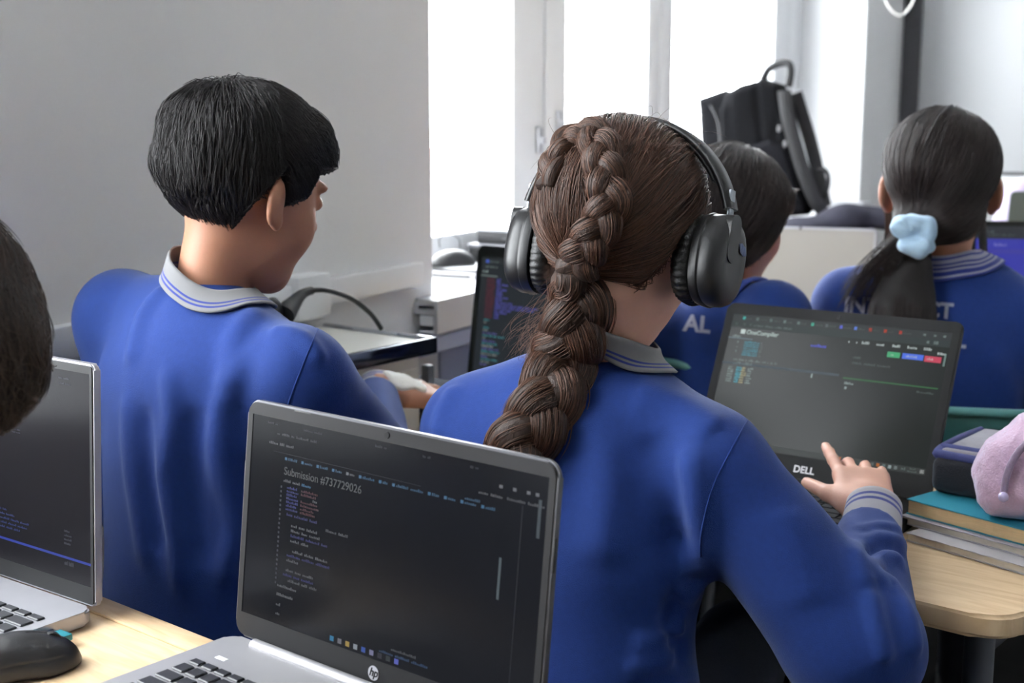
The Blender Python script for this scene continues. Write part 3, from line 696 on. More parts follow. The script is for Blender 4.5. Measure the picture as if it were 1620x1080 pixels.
# ------------------------------------------------------------------ white cabinet beside the boy
cn = onz(690, 532, .90); cz = .90
CA = R(37.0)                                             # its right face runs along this heading
cab = tag(empty('side_cabinet', V(cn.x, cn.y, 0), -CA, 'white cabinet with a dark chrome-edged top, beside the grey wall behind the boy', 'cabinet'))
LC = .31; WCb = .25                                     # depth towards the camera, width towards the wall
box('top_board', (-WCb / 2, -LC / 2, cz - .012), (WCb, LC, .012), M_whitelam, cab, .001)
box('edge_trim', (-.004, -LC / 2, cz - .014), (.012, LC + .004, .027), mat('dark_mirror_trim', (60, 66, 84), .12, metal=.85, noise=.1, nscale=12), cab, .003)
box('edge_trim', (-WCb / 2, -.004, cz - .014), (WCb, .010, .027), M_chrome, cab, .003)
box('edge_trim', (-WCb / 2, -LC + .004, cz - .014), (WCb, .010, .027), M_chrome, cab, .003)
box('carcass', (-WCb / 2 - .008, -LC / 2, (cz - .026) / 2 + .02), (WCb - .03, LC - .03, cz - .066), M_whitelam, cab, .003)
for x in (-.010, -WCb + .010):
    for y in (-.010, -LC + .010): box('corner_post', (x, y, (cz - .046) / 2), (.016, .016, cz - .046), M_legs, cab, .003)
box('door', (-.020, -LC / 2, .46), (.006, LC - .05, .78), M_whitelam, cab, .003)
# power plug and lead lying on the cabinet
pc = [onz(478, 470, 0)]
plug = tag(empty('power_lead', V(0, 0, 0), 0, 'black power lead with a moulded plug arching over the white cabinet', 'cable'))
pts = [atD(448, 500, 1.93), atD(460, 485, 1.95), atD(482, 463, 1.98), atD(515, 459, 2.02), atD(555, 472, 2.08), atD(585, 495, 2.12), atD(603, 520, 2.15)]
pts[-1].z = .908
cp_ = catmull(pts, 8)
new_obj('cord', tube_mesh('cord', cp_[14:], .0042, 10), plug, M_cable)
new_obj('plug_body', tube_mesh('plug_body', cp_[2:20], .0165, 14, taper=lambda t: 1.0 - .62 * smooth01(np.array(t)) if True else 1), plug, M_cable)
p0 = atD(441, 490, 1.9)
bm = bmesh.new(); bmesh.ops.create_uvsphere(bm, u_segments=20, v_segments=12, radius=.019, matrix=Matrix.Translation(atD(432, 492, 1.93)) @ Matrix.Diagonal((.8, .8, 1.1, 1)))
tag(new_obj('plug_socket', bm_mesh(bm, 'plug_socket', True), None, M_cable), 'round black socket end resting by the plug behind the boy\'s collar', 'socket')
# ------------------------------------------------------------------ items on the sill, near end
def sillobj(px, py, z): return onz(px, py, z)
def slab(name, px_l, s, size, z, m, label, cat, yaw=None, bev=.003, extra=None):
    pass
# two closed laptops stacked
pz = SILL
bl1 = onz(735, 384, SILL + .045)
def closed_laptop(c, z, W, D, th, m_top, m_side, yaw, label, g=None):
    t = tag(empty('closed_laptop', V(c.x, c.y, z), -R(yaw), label, 'laptop', g))
    box('lid', (0, 0, th * .86), (W, D, th * .28), m_top, t, .003); box('base', (0, 0, th * .36), (W - .004, D - .004, th * .72), m_side, t, .003)
    for x in (-.08, -.02, .05): box('port', (x, -D / 2 + .002, th * .3), (.014, .004, .005), M_black, t, .0003)
    return t
c1 = WP(.62, .135, 0)
p = onz(722, 384, SILL + .02); q2_ = V(cos(R(28)), -sin(R(28)), 0); f2_ = V(sin(R(28)), cos(R(28)), 0)
_c = WP(s_at(738, .235), .235, 0); cc = V(_c.x, _c.y, 0) + q2_ * .166 + f2_ * .113
closed_laptop(cc, SILL + .002, .33, .225, .046, M_silver2, M_bezelblk, 28, 'dark closed laptop on the sill, lower of the two stacked')
closed_laptop(cc + q2_ * .01 + f2_ * .01, SILL + .0485, .32, .215, .040, mat('bright_lid', (168, 170, 174), .3, metal=.5, noise=.03, nscale=20), M_bezel, 28, 'silver closed laptop on the sill, upper of the two stacked')
# mouse, papers and cables beside the stack
ms = onz(716, 412, SILL + .03)
def mouse(name, loc, yaw, s, m, label, acc=None):
    t = tag(empty(name, loc, -yaw, label, 'mouse'))
    def fn(P):
        P = P / s; z = P[:, 2]; y = P[:, 1]
        d = s_ell(P, (0, 0, .002), (.034, .060, .036)); d = smax(d, -(z - .001), .003)
        waist = .034 - .004 * np.cos(y * 50) ; d = smax(d, np.abs(P[:, 0]) - waist + .1 * np.maximum(0, z - .012) * 1.2, .008)
        g = np.abs(z - (.018 - .1 * np.abs(y) * .6)) ; d += .0010 * np.exp(-(g / .0012) ** 2) * (np.abs(P[:, 0]) > .02)
        d += .0012 * np.exp(-(P[:, 0] / .0008) ** 2) * (y > .012)
        return d * s
    me = grid_mesh(fn, (-.045 * s, -.07 * s, -.004 * s), (.045 * s, .07 * s, .045 * s), .0012 * s, 'shell'); new_obj('shell', me, t, m)
    bm = bmesh.new(); bmesh.ops.create_cone(bm, cap_ends=True, segments=24, radius1=.009 * s, radius2=.009 * s, depth=.006 * s, matrix=Matrix.Translation((0, .034 * s, .024 * s)) @ Matrix.Rotation(pi / 2, 4, 'Y'))
    new_obj('scroll_wheel', bm_mesh(bm, 'scroll_wheel', True, 40), t, M_cable)
    return t
M_mouse = mat('matte_black_mouse', (30, 30, 32), .36, noise=.08, nscale=40, bump=.1, bscale=1200)
mouse('computer_mouse', V(ms.x, ms.y, SILL + .019), R(60), .95, M_mouse, 'small dark mouse on papers on the near end of the sill')
tag(tube('thin_wire_loop', catmull([onz(x, y, 0) * 0 + atD(x, y, ms.y + .03) for x, y in ((696, 392), (695, 378), (704, 370), (714, 370), (726, 378), (728, 392))], 6), .0012, M_cable, n=6), 'thin wire loop standing above the small dark mouse', 'wire')
pp = tag(empty('paper_stack', V(0, 0, 0), 0, 'pale box and papers lying under the small dark mouse on the sill', 'papers'))
pc_ = WP(.30, .05, 0)
pp.location = (ms.x + .01, ms.y, SILL); pp.rotation_euler = (0, 0, -R(28))
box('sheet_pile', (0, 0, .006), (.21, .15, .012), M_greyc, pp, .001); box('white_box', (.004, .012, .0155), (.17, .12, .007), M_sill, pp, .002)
for n_, (dy, dz) in enumerate(((-.055, .012), (-.10, .006))):
    a = V(ms.x, ms.y, 0) + f2_ * dy
    tag(tube('sill_cable', catmull([a - q2_ * .09 + V(0, 0, SILL + dz), a - q2_ * .03 + V(0, 0, SILL + dz + .004), a + q2_ * .03 + V(0, 0, SILL + dz + .002), a + q2_ * .10 + V(0, 0, SILL + dz + .003)], 6), .0032, M_cable, n=8),
        ('black cable across the pale box on the sill', 'thick black cable along the front of the sill')[n_], 'cable')
# ------------------------------------------------------------------ backpack on the far sill
M_bag = mat('black_nylon', (14, 14, 16), .85, spec=.05, noise=.12, nscale=60, bump=.25, bscale=500)
M_bag2 = mat('charcoal_nylon', (20, 20, 23), .85, spec=.05, noise=.1, nscale=60, bump=.25, bscale=500)
M_web = mat('black_webbing', (24, 24, 27), .6, noise=.1, nscale=200, bump=.3, bscale=900)
ob = onz(1215, 346, SILL); Db = ob.y; kx = Db / F * 1.0
bp = tag(empty('backpack', ob, 0, 'black backpack standing on the far window sill against the bright window', 'backpack'))
def bpx(x, y): return ((x - 1215) * kx, (346 - y) * kx)
X_ = (cos(R(22)), -sin(R(22)), 0); Y_ = (sin(R(22)), cos(R(22)), 0); Z_ = (0, 0, 1)
body = [bpx(*c) for c in ((1150, 150), (1172, 138), (1205, 130), (1232, 138), (1244, 165), (1258, 215), (1280, 280), (1293, 325), (1283, 336), (1226, 344), (1180, 343), (1160, 330), (1148, 250), (1142, 180))]
side = [bpx(*c) for c in ((1106, 158), (1150, 146), (1168, 152), (1180, 240), (1186, 336), (1140, 340), (1122, 300), (1112, 215))]
pock = [bpx(*c) for c in ((1192, 232), (1225, 222), (1250, 236), (1268, 290), (1284, 334), (1232, 344), (1196, 342))]
def bag_body(P):
    d = s_ext(P, body, .085, .035, (0, .02, 0), X_, Y_, Z_); d = smin(d, s_ext(P, side, .07, .03, (0, .06, 0), X_, Y_, Z_), .012)
    d += wobble(P, 4, .003, 26)
    for a, b, w_, h_ in (((1150, 150), (1160, 330), .008, -.012), ((1196, 140), (1208, 235), .006, -.009), ((1235, 150), (1226, 232), .006, -.007)):
        pa = bpx(*a); pb = bpx(*b); X3 = np.array(X_); fpt = lambda c: X3 * c[0] + np.array((0, 0, c[1])) - np.array(Y_) * .07
        s, _ = seg_field(P, [fpt(pa), fpt(pb)]); d -= h_ * np.exp(-(s / (w_ * 2)) ** 2)
    return d
new_obj('body', grid_mesh(bag_body, (-.30, -.20, -.01), (.24, .24, .52), .005, 'body'), bp, M_bag)
new_obj('front_pocket', grid_mesh(lambda P: s_ext(P, pock, .03, .022, (-.045 * X_[0] * 0 - Y_[0] * .085, -Y_[1] * .085 + .02, 0), X_, Y_, Z_) + wobble(P, 9, .002, 30), (-.2, -.25, -.01), (.24, .15, .36), .005, 'front_pocket'), bp, M_bag2)
def b3(x, y, dy): c = bpx(x, y); return V(*X_) * c[0] + V(0, 0, c[1]) + V(*Y_) * dy
def strap(name, pts, w_, th, m, parent, nrm=None):
    P = catmull(pts, 8); bm = bmesh.new(); rings = []
    for i, p in enumerate(P):
        t = (P[min(i + 1, len(P) - 1)] - P[max(i - 1, 0)]).normalized(); n_ = Vector(nrm) if nrm is not None else V(0, -1, 0)
        x = t.cross(n_).normalized(); y_ = x.cross(t).normalized()
        rings.append([bm.verts.new(p + x * a * w_ / 2 + y_ * b * th / 2) for a, b in ((-1, -.5), (-.8, -1), (.8, -1), (1, -.5), (1, .5), (.8, 1), (-.8, 1), (-1, .5))])
    for a, b in zip(rings, rings[1:]):
        for k in range(8): bm.faces.new((a[k], a[(k + 1) % 8], b[(k + 1) % 8], b[k]))
    bm.faces.new(rings[0][::-1]); bm.faces.new(rings[-1])
    return new_obj(name, bm_mesh(bm, name, True, 50), parent, m)
strap('carry_handle', [b3(1197, 140, 0), b3(1206, 118, .0), b3(1222, 107, 0), b3(1238, 106, 0), b3(1243, 118, 0), b3(1240, 142, 0)], .024, .010, M_web, bp)
strap('shoulder_strap', [b3(1238, 148, -.05), b3(1248, 190, -.075), b3(1262, 235, -.08), b3(1276, 275, -.08), b3(1292, 312, -.07), b3(1304, 332, -.05)], .045, .014, M_web, bp)
strap('shoulder_strap', [b3(1246, 150, .06), b3(1262, 200, .08), b3(1275, 240, .08), b3(1290, 290, .06), b3(1300, 326, .04)], .045, .014, M_web, bp)
strap('strap_tail', [b3(1288, 270, -.03), b3(1300, 266, -.03), b3(1308, 276, -.03), b3(1308, 295, -.03), b3(1300, 312, -.03)], .014, .004, M_web, bp)
for x, y in ((1236, 205), (1246, 228)): box('buckle', tuple(b3(x, y, -.095)), (.012, .008, .02), mat('grey_buckle', (110, 110, 112), .4, noise=.05), bp, .003)
# zip lines
new_obj('zip', tube_mesh('zip', [tuple(b3(x, y, -.071)) for x, y in ((1126, 170), (1140, 200), (1144, 260), (1150, 320))], .004, 6, smooth_pts=5), bp, M_web)
# dark jacket heap beyond
oj = onz(1345, 360, SILL)
M_jkt = mat('navy_fabric', (30, 30, 40), .85, noise=.12, nscale=30, bump=.2, bscale=300, spec=.15)
kj = oj.y / F
def jk(P):
    d = s_ell(P, (-.01, 0, .0), (.09, .10, .085)); d = smin(d, s_ell(P, (.10, .03, .0), (.12, .12, .05)), .05); d = smin(d, s_ell(P, (-.12, 0, -.0), (.12, .10, .028)), .06)
    d = smax(d, -P[:, 2], .01); return d + wobble(P, 3, .012, 28)
j = tag(new_obj('jacket', grid_mesh(jk, (-.3, -.2, -.02), (.3, .2, .18), .006, 'jacket'), None, M_jkt, V(oj.x, oj.y, SILL)), 'crumpled dark navy jacket on the far sill, right of the backpack', 'jacket')
# ------------------------------------------------------------------ chairs
def chair(loc, yaw, label, zt=.80, zs=.44, wd=.40):
    t = tag(empty('school_chair', V(loc[0], loc[1], 0), -R(yaw), label, 'chair'))
    # local: y forward (the way the sitter faces), back of chair at y=0
    bm = bmesh.new(); NX, NZ = 16, 10; g = []
    zb = zs + .13
    for jz in range(NZ + 1):
        v = jz / NZ; z = zb + (zt - zb) * v; row = []
        for ix in range(NX + 1):
            u = ix / NX * 2 - 1; inset = .03 * (max(0, abs(v - .5) * 2 - .6) / .4) ** 2; x = u * (wd / 2 - inset); y = .045 * u * u - .05 * v
            row.append(bm.verts.new((x, y - .0, z + (-.018 * abs(u) ** 4 if v > .9 else 0))))
        g.append(row)
    for a, b in zip(g, g[1:]):
        for k in range(NX): bm.faces.new((a[k], a[k + 1], b[k + 1], b[k]))
    bmesh.ops.solidify(bm, geom=bm.faces[:], thickness=.012)
    bmesh.ops.bevel(bm, geom=[e for e in bm.edges if e.is_manifold and e.calc_face_angle(0) > 1], offset=.004, segments=2, affect='EDGES')
    bk = new_obj('backrest', bm_mesh(bm, 'backrest', True, 60), t, M_teal)
    me = tube_mesh('rim', [(x, .045 * (x / (wd / 2)) ** 2 - .05 + .002, zt - .018 * abs(x / (wd / 2)) ** 4) for x in np.linspace(-wd / 2 + .03, wd / 2 - .03, 15)], .008, 8); new_obj('rim', me, bk, M_teal)
    bm = bmesh.new(); g = []
    for iy in range(9):
        row = []
        for ix in range(NX + 1):
            u = ix / NX * 2 - 1; v = iy / 8; x = u * (wd / 2 - .01 - .03 * (1 - v) ** 2); y = .02 + .38 * v; row.append(bm.verts.new((x, y, zs + .012 * u * u - .03 * max(0, v - .8) * 5 * .2)))
        g.append(row)
    for a, b in zip(g, g[1:]):
        for k in range(NX): bm.faces.new((a[k], a[k + 1], b[k + 1], b[k]))
    bmesh.ops.solidify(bm, geom=bm.faces[:], thickness=.014); new_obj('seat', bm_mesh(bm, 'seat', True, 50), t, M_teal)
    for sx in (-1, 1):
        x = sx * (wd / 2 - .035)
        new_obj('leg', tube_mesh('leg', [(x, .36, zs - .02), (x * 1.08, .40, .0)], .011, 10), t, M_legs)
        new_obj('leg', tube_mesh('leg', [(x, .06, zs - .02), (x * 1.08, -.03, .0)], .011, 10), t, M_legs)
        new_obj('back_upright', tube_mesh('back_upright', [(x, .20, zs - .018), (x, .03, zs - .01), (x, .012, zs + .08), (x, .0, zt - .06)], .010, 10, smooth_pts=6), t, M_legs)
    return t
chair((.80, 2.06), 8, 'teal plastic school chair behind the ponytail girl, right of the black laptop', zt=.795, wd=.46)
pr_ = onz(1124, 581, .82)
chair((pr_.x - .215 * .77 + .012, pr_.y + .215 * .637 + .014), 39.6, 'teal plastic school chair whose top corner shows left of the black laptop', zt=.824, wd=.43)

# ------------------------------------------------------------------ books, pencil case, plush pouch
BY = 52.0
def book(loc, z, W, D, th, yaw, cov, pg, label, name='book', curl=0, ragged=0):
    t = tag(empty(name, V(loc.x, loc.y, z), -R(yaw), label, 'book'))
    rnd = random.Random(int(z * 1e4)); NX = 30
    def sheet(zz, zt, ex, rg, nm, m):
        bm = bmesh.new(); a = [];
        for i in range(NX + 1):
            u = i / NX; x = -W / 2 - ex + (W + 2 * ex) * u; y0 = -D / 2 - ex + rnd.uniform(-rg, rg); bend = curl * (abs(u - .5) * 2) ** 2
            a.append([bm.verts.new((x, y, z_ + bend)) for y, z_ in ((y0, zz), (D / 2 + ex, zz), (D / 2 + ex, zt), (y0 + rnd.uniform(-rg, rg), zt))])
        for p_, q_ in zip(a, a[1:]):
            for k in range(4): bm.faces.new((p_[k], p_[(k + 1) % 4], q_[(k + 1) % 4], q_[k]))
        bm.faces.new(a[0][::-1]); bm.faces.new(a[-1]); return new_obj(nm, bm_mesh(bm, nm, False), t, m)
    sheet(0, .0012, .002, ragged, 'cover', cov); sheet(.0012, th - .0012, 0, .0008, 'pages', pg); sheet(th - .0012, th, .002, ragged, 'cover', cov)
    return t
bc = onz(1425, 838, DT); f5 = V(sin(R(BY)), cos(R(BY)), 0); w5 = V(cos(R(BY)), -sin(R(BY)), 0)
# near-left corner of the pile -> centres
def cen(px, py, z, W, D): p = onz(px, py, z); return V(p.x, p.y, 0) + w5 * W / 2 + f5 * D / 2
book(cen(1437, 853, DT + .002, .30, .20), DT + .0005, .30, .20, .010, BY, M_greyc, M_paper, 'worn grey magazine at the bottom of the stack beside the black laptop', 'magazine', ragged=.0012)
book(cen(1428, 826, DT + .011, .29, .20), DT + .0105, .29, .20, .010, BY, mat('lilac_grey_cover', (168, 164, 172), .5, noise=.08), M_paper, 'grey paper-covered notebook in the middle of the stack', 'notebook', ragged=.0008)
book(cen(1437, 812, DT + .021, .27, .19), DT + .0210, .27, .19, .019, BY, M_tealc, M_papery, 'thick book with a teal cover and yellowed pages on top of the stack', 'book')
zt_ = DT + .0402
# pencil case
pcn = onz(1466, 778, zt_)
pk = tag(empty('pencil_case', V(pcn.x, pcn.y, zt_), -R(40), 'dark navy and grey fabric pencil case lying on the teal book', 'pencil case'))
bm = bmesh.new(); bbox(bm, (.06, .085, .024), (.115, .17, .047), .012, 4); c0 = new_obj('body', bm_mesh(bm, 'body', True, 60), pk, mat('black_felt', (22, 23, 30), .9, noise=.15, nscale=80, bump=.4, bscale=400, sheen=.2))
bm = bmesh.new(); bbox(bm, (.062, .09, .0495), (.108, .15, .012), .005, 3); new_obj('flap', bm_mesh(bm, 'flap', True, 60), pk, mat('heather_grey_fabric', (122, 118, 124), .9, noise=.1, nscale=120, bump=.4, bscale=500, sheen=.2))
new_obj('binding', tube_mesh('binding', [(.004, .165, .05), (.004, .09, .052), (.005, .022, .05), (.02, .012, .048), (.118, .012, .048)], .0065, 8, smooth_pts=5), pk, mat('navy_binding', (52, 58, 106), .8, noise=.1, nscale=90))
new_obj('binding_front', tube_mesh('binding', [(.004, .03, .054), (.118, .03, .054)], .0055, 8), pk, MATS['navy_binding'])
# pink plush pouch
pf = onz(1583, 822, zt_); kp = pf.y / F
M_plush = mat('pink_plush', (208, 176, 200), .95, noise=.12, nscale=40, bump=.8, bscale=320, sheen=.8)
pk2 = tag(empty('plush_pouch', V(pf.x, pf.y, zt_), 0, 'fluffy pale pink zip pouch standing on the teal book at the right frame edge', 'pouch'))
def ppx(x, y): return ((x - 1583) * kp, (822 - y) * kp)
pouch = [ppx(*c) for c in ((1546, 766), (1543, 752), (1549, 728), (1560, 700), (1580, 680), (1612, 652), (1640, 644), (1690, 650), (1715, 700), (1720, 770), (1700, 815), (1640, 824), (1575, 815), (1556, 796))]
X6 = (cos(R(20)), -sin(R(20)), 0); Y6 = (sin(R(20)), cos(R(20)), 0)
zl = [ppx(*c) for c in ((1622, 668), (1604, 690), (1592, 715), (1586, 740), (1584, 763))]
def z3(c, dy): return V(*X6) * c[0] + V(0, 0, c[1]) + V(*Y6) * dy
zp = [tuple(z3(c, -.038)) for c in zl]
sm_ = [tuple(z3(ppx(*c), -.035)) for c in ((1561, 705), (1572, 722), (1552, 760), (1575, 812))]
def pch(P):
    d = s_ext(P, pouch, .052, .045, (0, .02, 0), X6, Y6, Z_)
    s, _ = seg_field(P, zp); d += .005 * np.exp(-(s / .008) ** 2)
    s, _ = seg_field(P, sm_); d += .0035 * np.exp(-(s / .004) ** 2)
    return d + wobble(P, 12, .0022, 90) + wobble(P, 13, .0005, 900)
new_obj('body', grid_mesh(pch, (-.06, -.08, -.006), (.16, .12, .17), .0024, 'body'), pk2, M_plush)
zb_ = new_obj('zip', tube_mesh('zip', zp, .0042, 8, smooth_pts=5), pk2, mat('mauve_zip', (146, 126, 150), .6, noise=.1, nscale=300))
bm = bmesh.new(); bmesh.ops.create_uvsphere(bm, u_segments=12, v_segments=8, radius=.006, matrix=Matrix.Translation(z3(ppx(1584, 766), -.045))); new_obj('zip_pull', bm_mesh(bm, 'zip_pull', True), pk2, mat('pearl_button', (190, 178, 214), .25, noise=.05, coat=.5))
# small card between laptop and case
# ------------------------------------------------------------------ big mouse in the foreground
mo = onz(30, 1062, DT);
mouse('computer_mouse', V(mo.x - .003, mo.y - .004, DT), R(62), 1.02, M_mouse, 'large black computer mouse on the front desk beside the bright-silver laptop')
# ================================================================== people
def sk(name, c, sub=.15, rough=.5):
    return mat(name, c, rough, noise=.05, nscale=25, sss=sub, bump=.06, bscale=500, spec=.35)
SK_boy = sk('skin_tan', (166, 118, 94)); SK_fair = sk('skin_fair', (200, 156, 138)); SK_warm = sk('skin_warm', (176, 126, 104))
M_blue = None
def fabric(name, c, sheen=.35):
    m = mat(name, c, .82, noise=.05, nscale=160, bump=.35, bscale=900, sheen=sheen, spec=.2)
    return m
M_blue = fabric('royal_blue_jersey', (25, 50, 112), .16)
M_navy = fabric('dark_trousers', (26, 28, 40), .1)
M_mauve = fabric('mauve_jersey', (150, 138, 162))
def hairmat(name, c, rough=.45, var=.25):
    m = bpy.data.materials.new(name); m.use_nodes = True; nt = m.node_tree; N = nt.nodes; L = nt.links; b = N['Principled BSDF']
    b.inputs['Roughness'].default_value = rough; b.inputs['Specular IOR Level'].default_value = .35
    hi = N.new('ShaderNodeHairInfo'); cr = N.new('ShaderNodeValToRGB'); cr.color_ramp.elements[0].color = (*[x * .45 for x in srgb(c)], 1); cr.color_ramp.elements[1].color = (*[min(1, x * 2.0) for x in srgb(c)], 1)
    L.new(hi.outputs['Random'], cr.inputs[0]); L.new(cr.outputs[0], b.inputs['Base Color']); return m
H_brown = hairmat('brown_hair_strands', (72, 49, 38)); H_dark = hairmat('dark_hair_strands', (34, 26, 25)); H_black = hairmat('black_hair_strands', (26, 23, 24)); H_mid = hairmat('dark_brown_hair_strands', (48, 37, 31))
def capmat(name, c): return mat(name, c, .55, noise=.3, nscale=60, bump=.5, bscale=120, stretch=(6, 6, 1), spec=.3)
C_brown = capmat('brown_hair_mass', (50, 37, 31)); C_dark = capmat('dark_hair_mass', (24, 20, 20)); C_black = capmat('black_hair_mass', (20, 18, 19)); C_mid = capmat('dark_brown_hair_mass', (34, 27, 24))
def stripe_mat():
    m = mat_print('striped_rib_knit', light=False); nt = m.node_tree; b = nt.nodes['Principled BSDF']; b.inputs['Roughness'].default_value = .9; b.inputs['Sheen Weight'].default_value = .2
    n = nt.nodes.new('ShaderNodeTexNoise'); n.inputs['Scale'].default_value = 700; bp = nt.nodes.new('ShaderNodeBump'); bp.inputs['Strength'].default_value = .4; bp.inputs['Distance'].default_value = .002
    nt.links.new(n.outputs[0], bp.inputs['Height']); nt.links.new(bp.outputs[0], b.inputs['Normal']); return m
M_rib = stripe_mat()

def hitv(fn, pts, t0=.7, n=90):
    d = np.array([list(dirpx(x, y)) for x, y in pts], dtype=f4); d /= np.linalg.norm(d, axis=1, keepdims=True); o = A((0, 0, CH)); t = np.full(len(d), t0, f4)
    for _ in range(n): t = t + np.clip(fn(o + d * t[:, None]), -.02, .3) * .75
    return o + d * t[:, None]
# ---- head, local frame: x right, y to the face, z up, origin between the ears
def skull(Q):
    d = s_ell(Q, (0, -.014, .036), (.0735, .0925, .080))
    d = smin(d, s_ell(Q, (0, .034, -.018), (.060, .058, .084)), .03)
    d = smin(d, s_cap(Q, (0, .022, -.058), (0, .060, -.090), .046, .020), .03)
    return d
def head(Q):
    d = skull(Q); q = Q.copy(); q[:, 0] = np.abs(q[:, 0])
    d = smin(d, s_ell(q, (.034, .056, -.026), (.024, .022, .028)), .02)
    d = smin(d, s_ell(q, (.022, .084, .030), (.026, .010, .008)), .015)
    d = smax(d, -s_ell(q, (.031, .098, .010), (.017, .013, .011)), .012)
    d = smin(d, s_cap(Q, (0, .086, .018), (0, .106, -.020), .007, .0105), .012)
    d = smin(d, s_ell(q, (.0095, .096, -.024), (.007, .010, .007)), .006)
    d = smin(d, s_ell(Q, (0, .0875, -.046), (.023, .011, .0055)), .004); d = smin(d, s_ell(Q, (0, .085, -.056), (.019, .011, .0065)), .004)
    d = smax(d, -s_ell(Q, (0, .1, -.0505), (.02, .006, .0010)), .003)
    d = smin(d, s_ell(q, (.031, .082, .010), (.013, .010, .0095)), .004)      # eyelid
    # ears: cupped discs, back edge standing out
    M = axes(-28); Me = M
    e = s_ell(q, (.0805, -.012, .0), (.0070, .0180, .0285), Me)
    e = smax(e, -s_ell(q, (.0905, .0005, .004), (.0075, .0112, .0190), Me), .004)
    e = smin(e, s_ell(q, (.0755, -.002, -.022), (.006, .009, .011), Me), .006)
    return smin(d, e, .008)
def ss(x, a, b): return smooth01((x - a) / (b - a))
def hairT(Q, top=.024, side=.018, nape=.006, front_z=.05, front_y=.10, ear_z=.012, nape_z=-.062, burn_z=-.012, soft=.012):
    x, y, z = Q[:, 0], Q[:, 1], Q[:, 2]
    az = np.degrees(np.arctan2(np.abs(x), y))             # 0 front .. 180 back
    zh = np.interp(az, (0, 35, 58, 70, 82, 96, 110, 124, 142, 180), (front_z, front_z, front_z - .004, burn_z + .012, burn_z, ear_z + .024, ear_z - .002, (ear_z + nape_z) * .5, nape_z + .006, nape_z)).astype(f4)
    t = nape + (side - nape) * ss(z, -.05, .02) + (top - side) * ss(z, .03, .10)
    m = ss(z - zh, -soft * .4, soft)
    return t * m - .012 * (1 - m)
def curves_obj(name, pts, r, m, parent, taper=True):
    n, k = pts.shape[:2]
    c = bpy.data.hair_curves.new(name); c.add_curves([k] * n)
    c.attributes['position'].data.foreach_set('vector', pts.astype(f4).ravel())
    ra = np.full((n, k), r, f4)
    if taper: ra *= np.interp(np.linspace(0, 1, k), (0, .1, .7, 1), (.7, 1, .9, .25)).astype(f4)
    at = c.attributes.get('radius') or c.attributes.new('radius', 'FLOAT', 'POINT'); at.data.foreach_set('value', ra.ravel())
    c.materials.append(m); o = bpy.data.objects.new(name, c); COL.objects.link(o); o.parent = parent; o['kind'] = 'stuff'
    return o
def local(P, Rm, c, s=1): return ((P - A(c)) @ Rm) / s
class Person: pass
def hand(w, d, n, side, curls, s=1.0, spread=.06, thumb=.9, tcurl=.4):
    w = A(w); d = A(d) / np.linalg.norm(d); n = A(n); n = n - d * (n @ d); n /= np.linalg.norm(n); t = -side * np.cross(d, n)    # t: thumb side
    pr = []
    fing = []
    for i, (o, L, k0) in enumerate(((.030, .072, .088), (.0105, .080, .093), (-.0095, .074, .090), (-.028, .058, .082))):
        p = w + (d * k0 + t * o) * s; a = curls[i]; dd = d * cos(spread * (1.5 - i)) + t * sin(spread * (1.5 - i))
        pts = [p - dd * .03 * s, p]; ang = a * .25; q = p
        for L_, f_ in ((.45, 0), (.30, .45), (.25, .30)):
            ang += a * f_ if f_ else 0; v = dd * cos(ang) - n * sin(ang); q = q + v * L * L_ * s; pts.append(q)
        fing.append(pts)
    tp = w + (d * .022 + t * .026) * s; v1 = d * cos(thumb) + t * sin(thumb) - n * .15; v1 /= np.linalg.norm(v1); v2 = d * cos(thumb - tcurl) + t * sin(thumb - tcurl) - n * .3; v2 /= np.linalg.norm(v2)
    th = [tp - v1 * .012 * s, tp + v1 * .034 * s, tp + v1 * .034 * s + v2 * .030 * s, tp + v1 * .034 * s + v2 * .050 * s]
    Mh = np.stack([t, d, n], 1)
    def fn(P):
        e = s_box(P, w + d * .052 * s, (.040 * s, .044 * s, .0135 * s), .0125 * s, Mh)
        e = smin(e, s_cap(P, w - d * .01, w + d * .03 * s, .026 * s, .020 * s), .02)
        e = smin(e, s_cap(P, th[0], th[1], .0165 * s, .0120 * s), .012)
        f = None
        for i, pts in enumerate(fing):
            r = (.0092, .0094, .0088, .0078)[i] * s
            g = None
            for j in range(len(pts) - 1):
                c = s_cap(P, pts[j], pts[j + 1], r * (1.05, 1.02, .96, .90)[j], r * (1.02, .96, .90, .80)[j]); g = c if g is None else smin(g, c, .003)
            f = g if f is None else np.minimum(f, g)
        e = smin(e, f, .006)
        g = np.minimum(s_cap(P, th[1], th[2], .0112 * s, .0102 * s), s_cap(P, th[2], th[3], .0102 * s, .0085 * s))
        return smin(e, g, .005)
    return fn, fing, th
def ribbon(name, rows, parent, vcol, th=.002, closed=False):     # rows: [nv][nu] points; vcol(v)->rgb
    nv, nu = rows.shape[:2]; vs = rows.reshape(-1, 3); fs = []; cols = []
    for j in range(nv - 1):
        c = (*srgb(vcol((j + .5) / (nv - 1))), 1)
        for i in range(nu if closed else nu - 1):
            k = (i + 1) % nu; fs.append((j * nu + i, j * nu + k, (j + 1) * nu + k, (j + 1) * nu + i)); cols += [c] * 4
    me = bpy.data.meshes.new(name); me.from_pydata([tuple(v) for v in vs], [], fs)
    at = me.color_attributes.new('Col', 'FLOAT_COLOR', 'CORNER'); at.data.foreach_set('color', np.array(cols, dtype=f4).ravel())
    me.polygons.foreach_set('use_smooth', [True] * len(fs)); o = new_obj(name, me, parent, M_rib)
    md = o.modifiers.new('thickness', 'SOLIDIFY'); md.thickness = th; md.offset = 0; return o
GREY = (122, 122, 124); SBL = (34, 50, 130)
def vc_collar(v): return SBL if (.56 < v < .65 or .74 < v < .83) else GREY
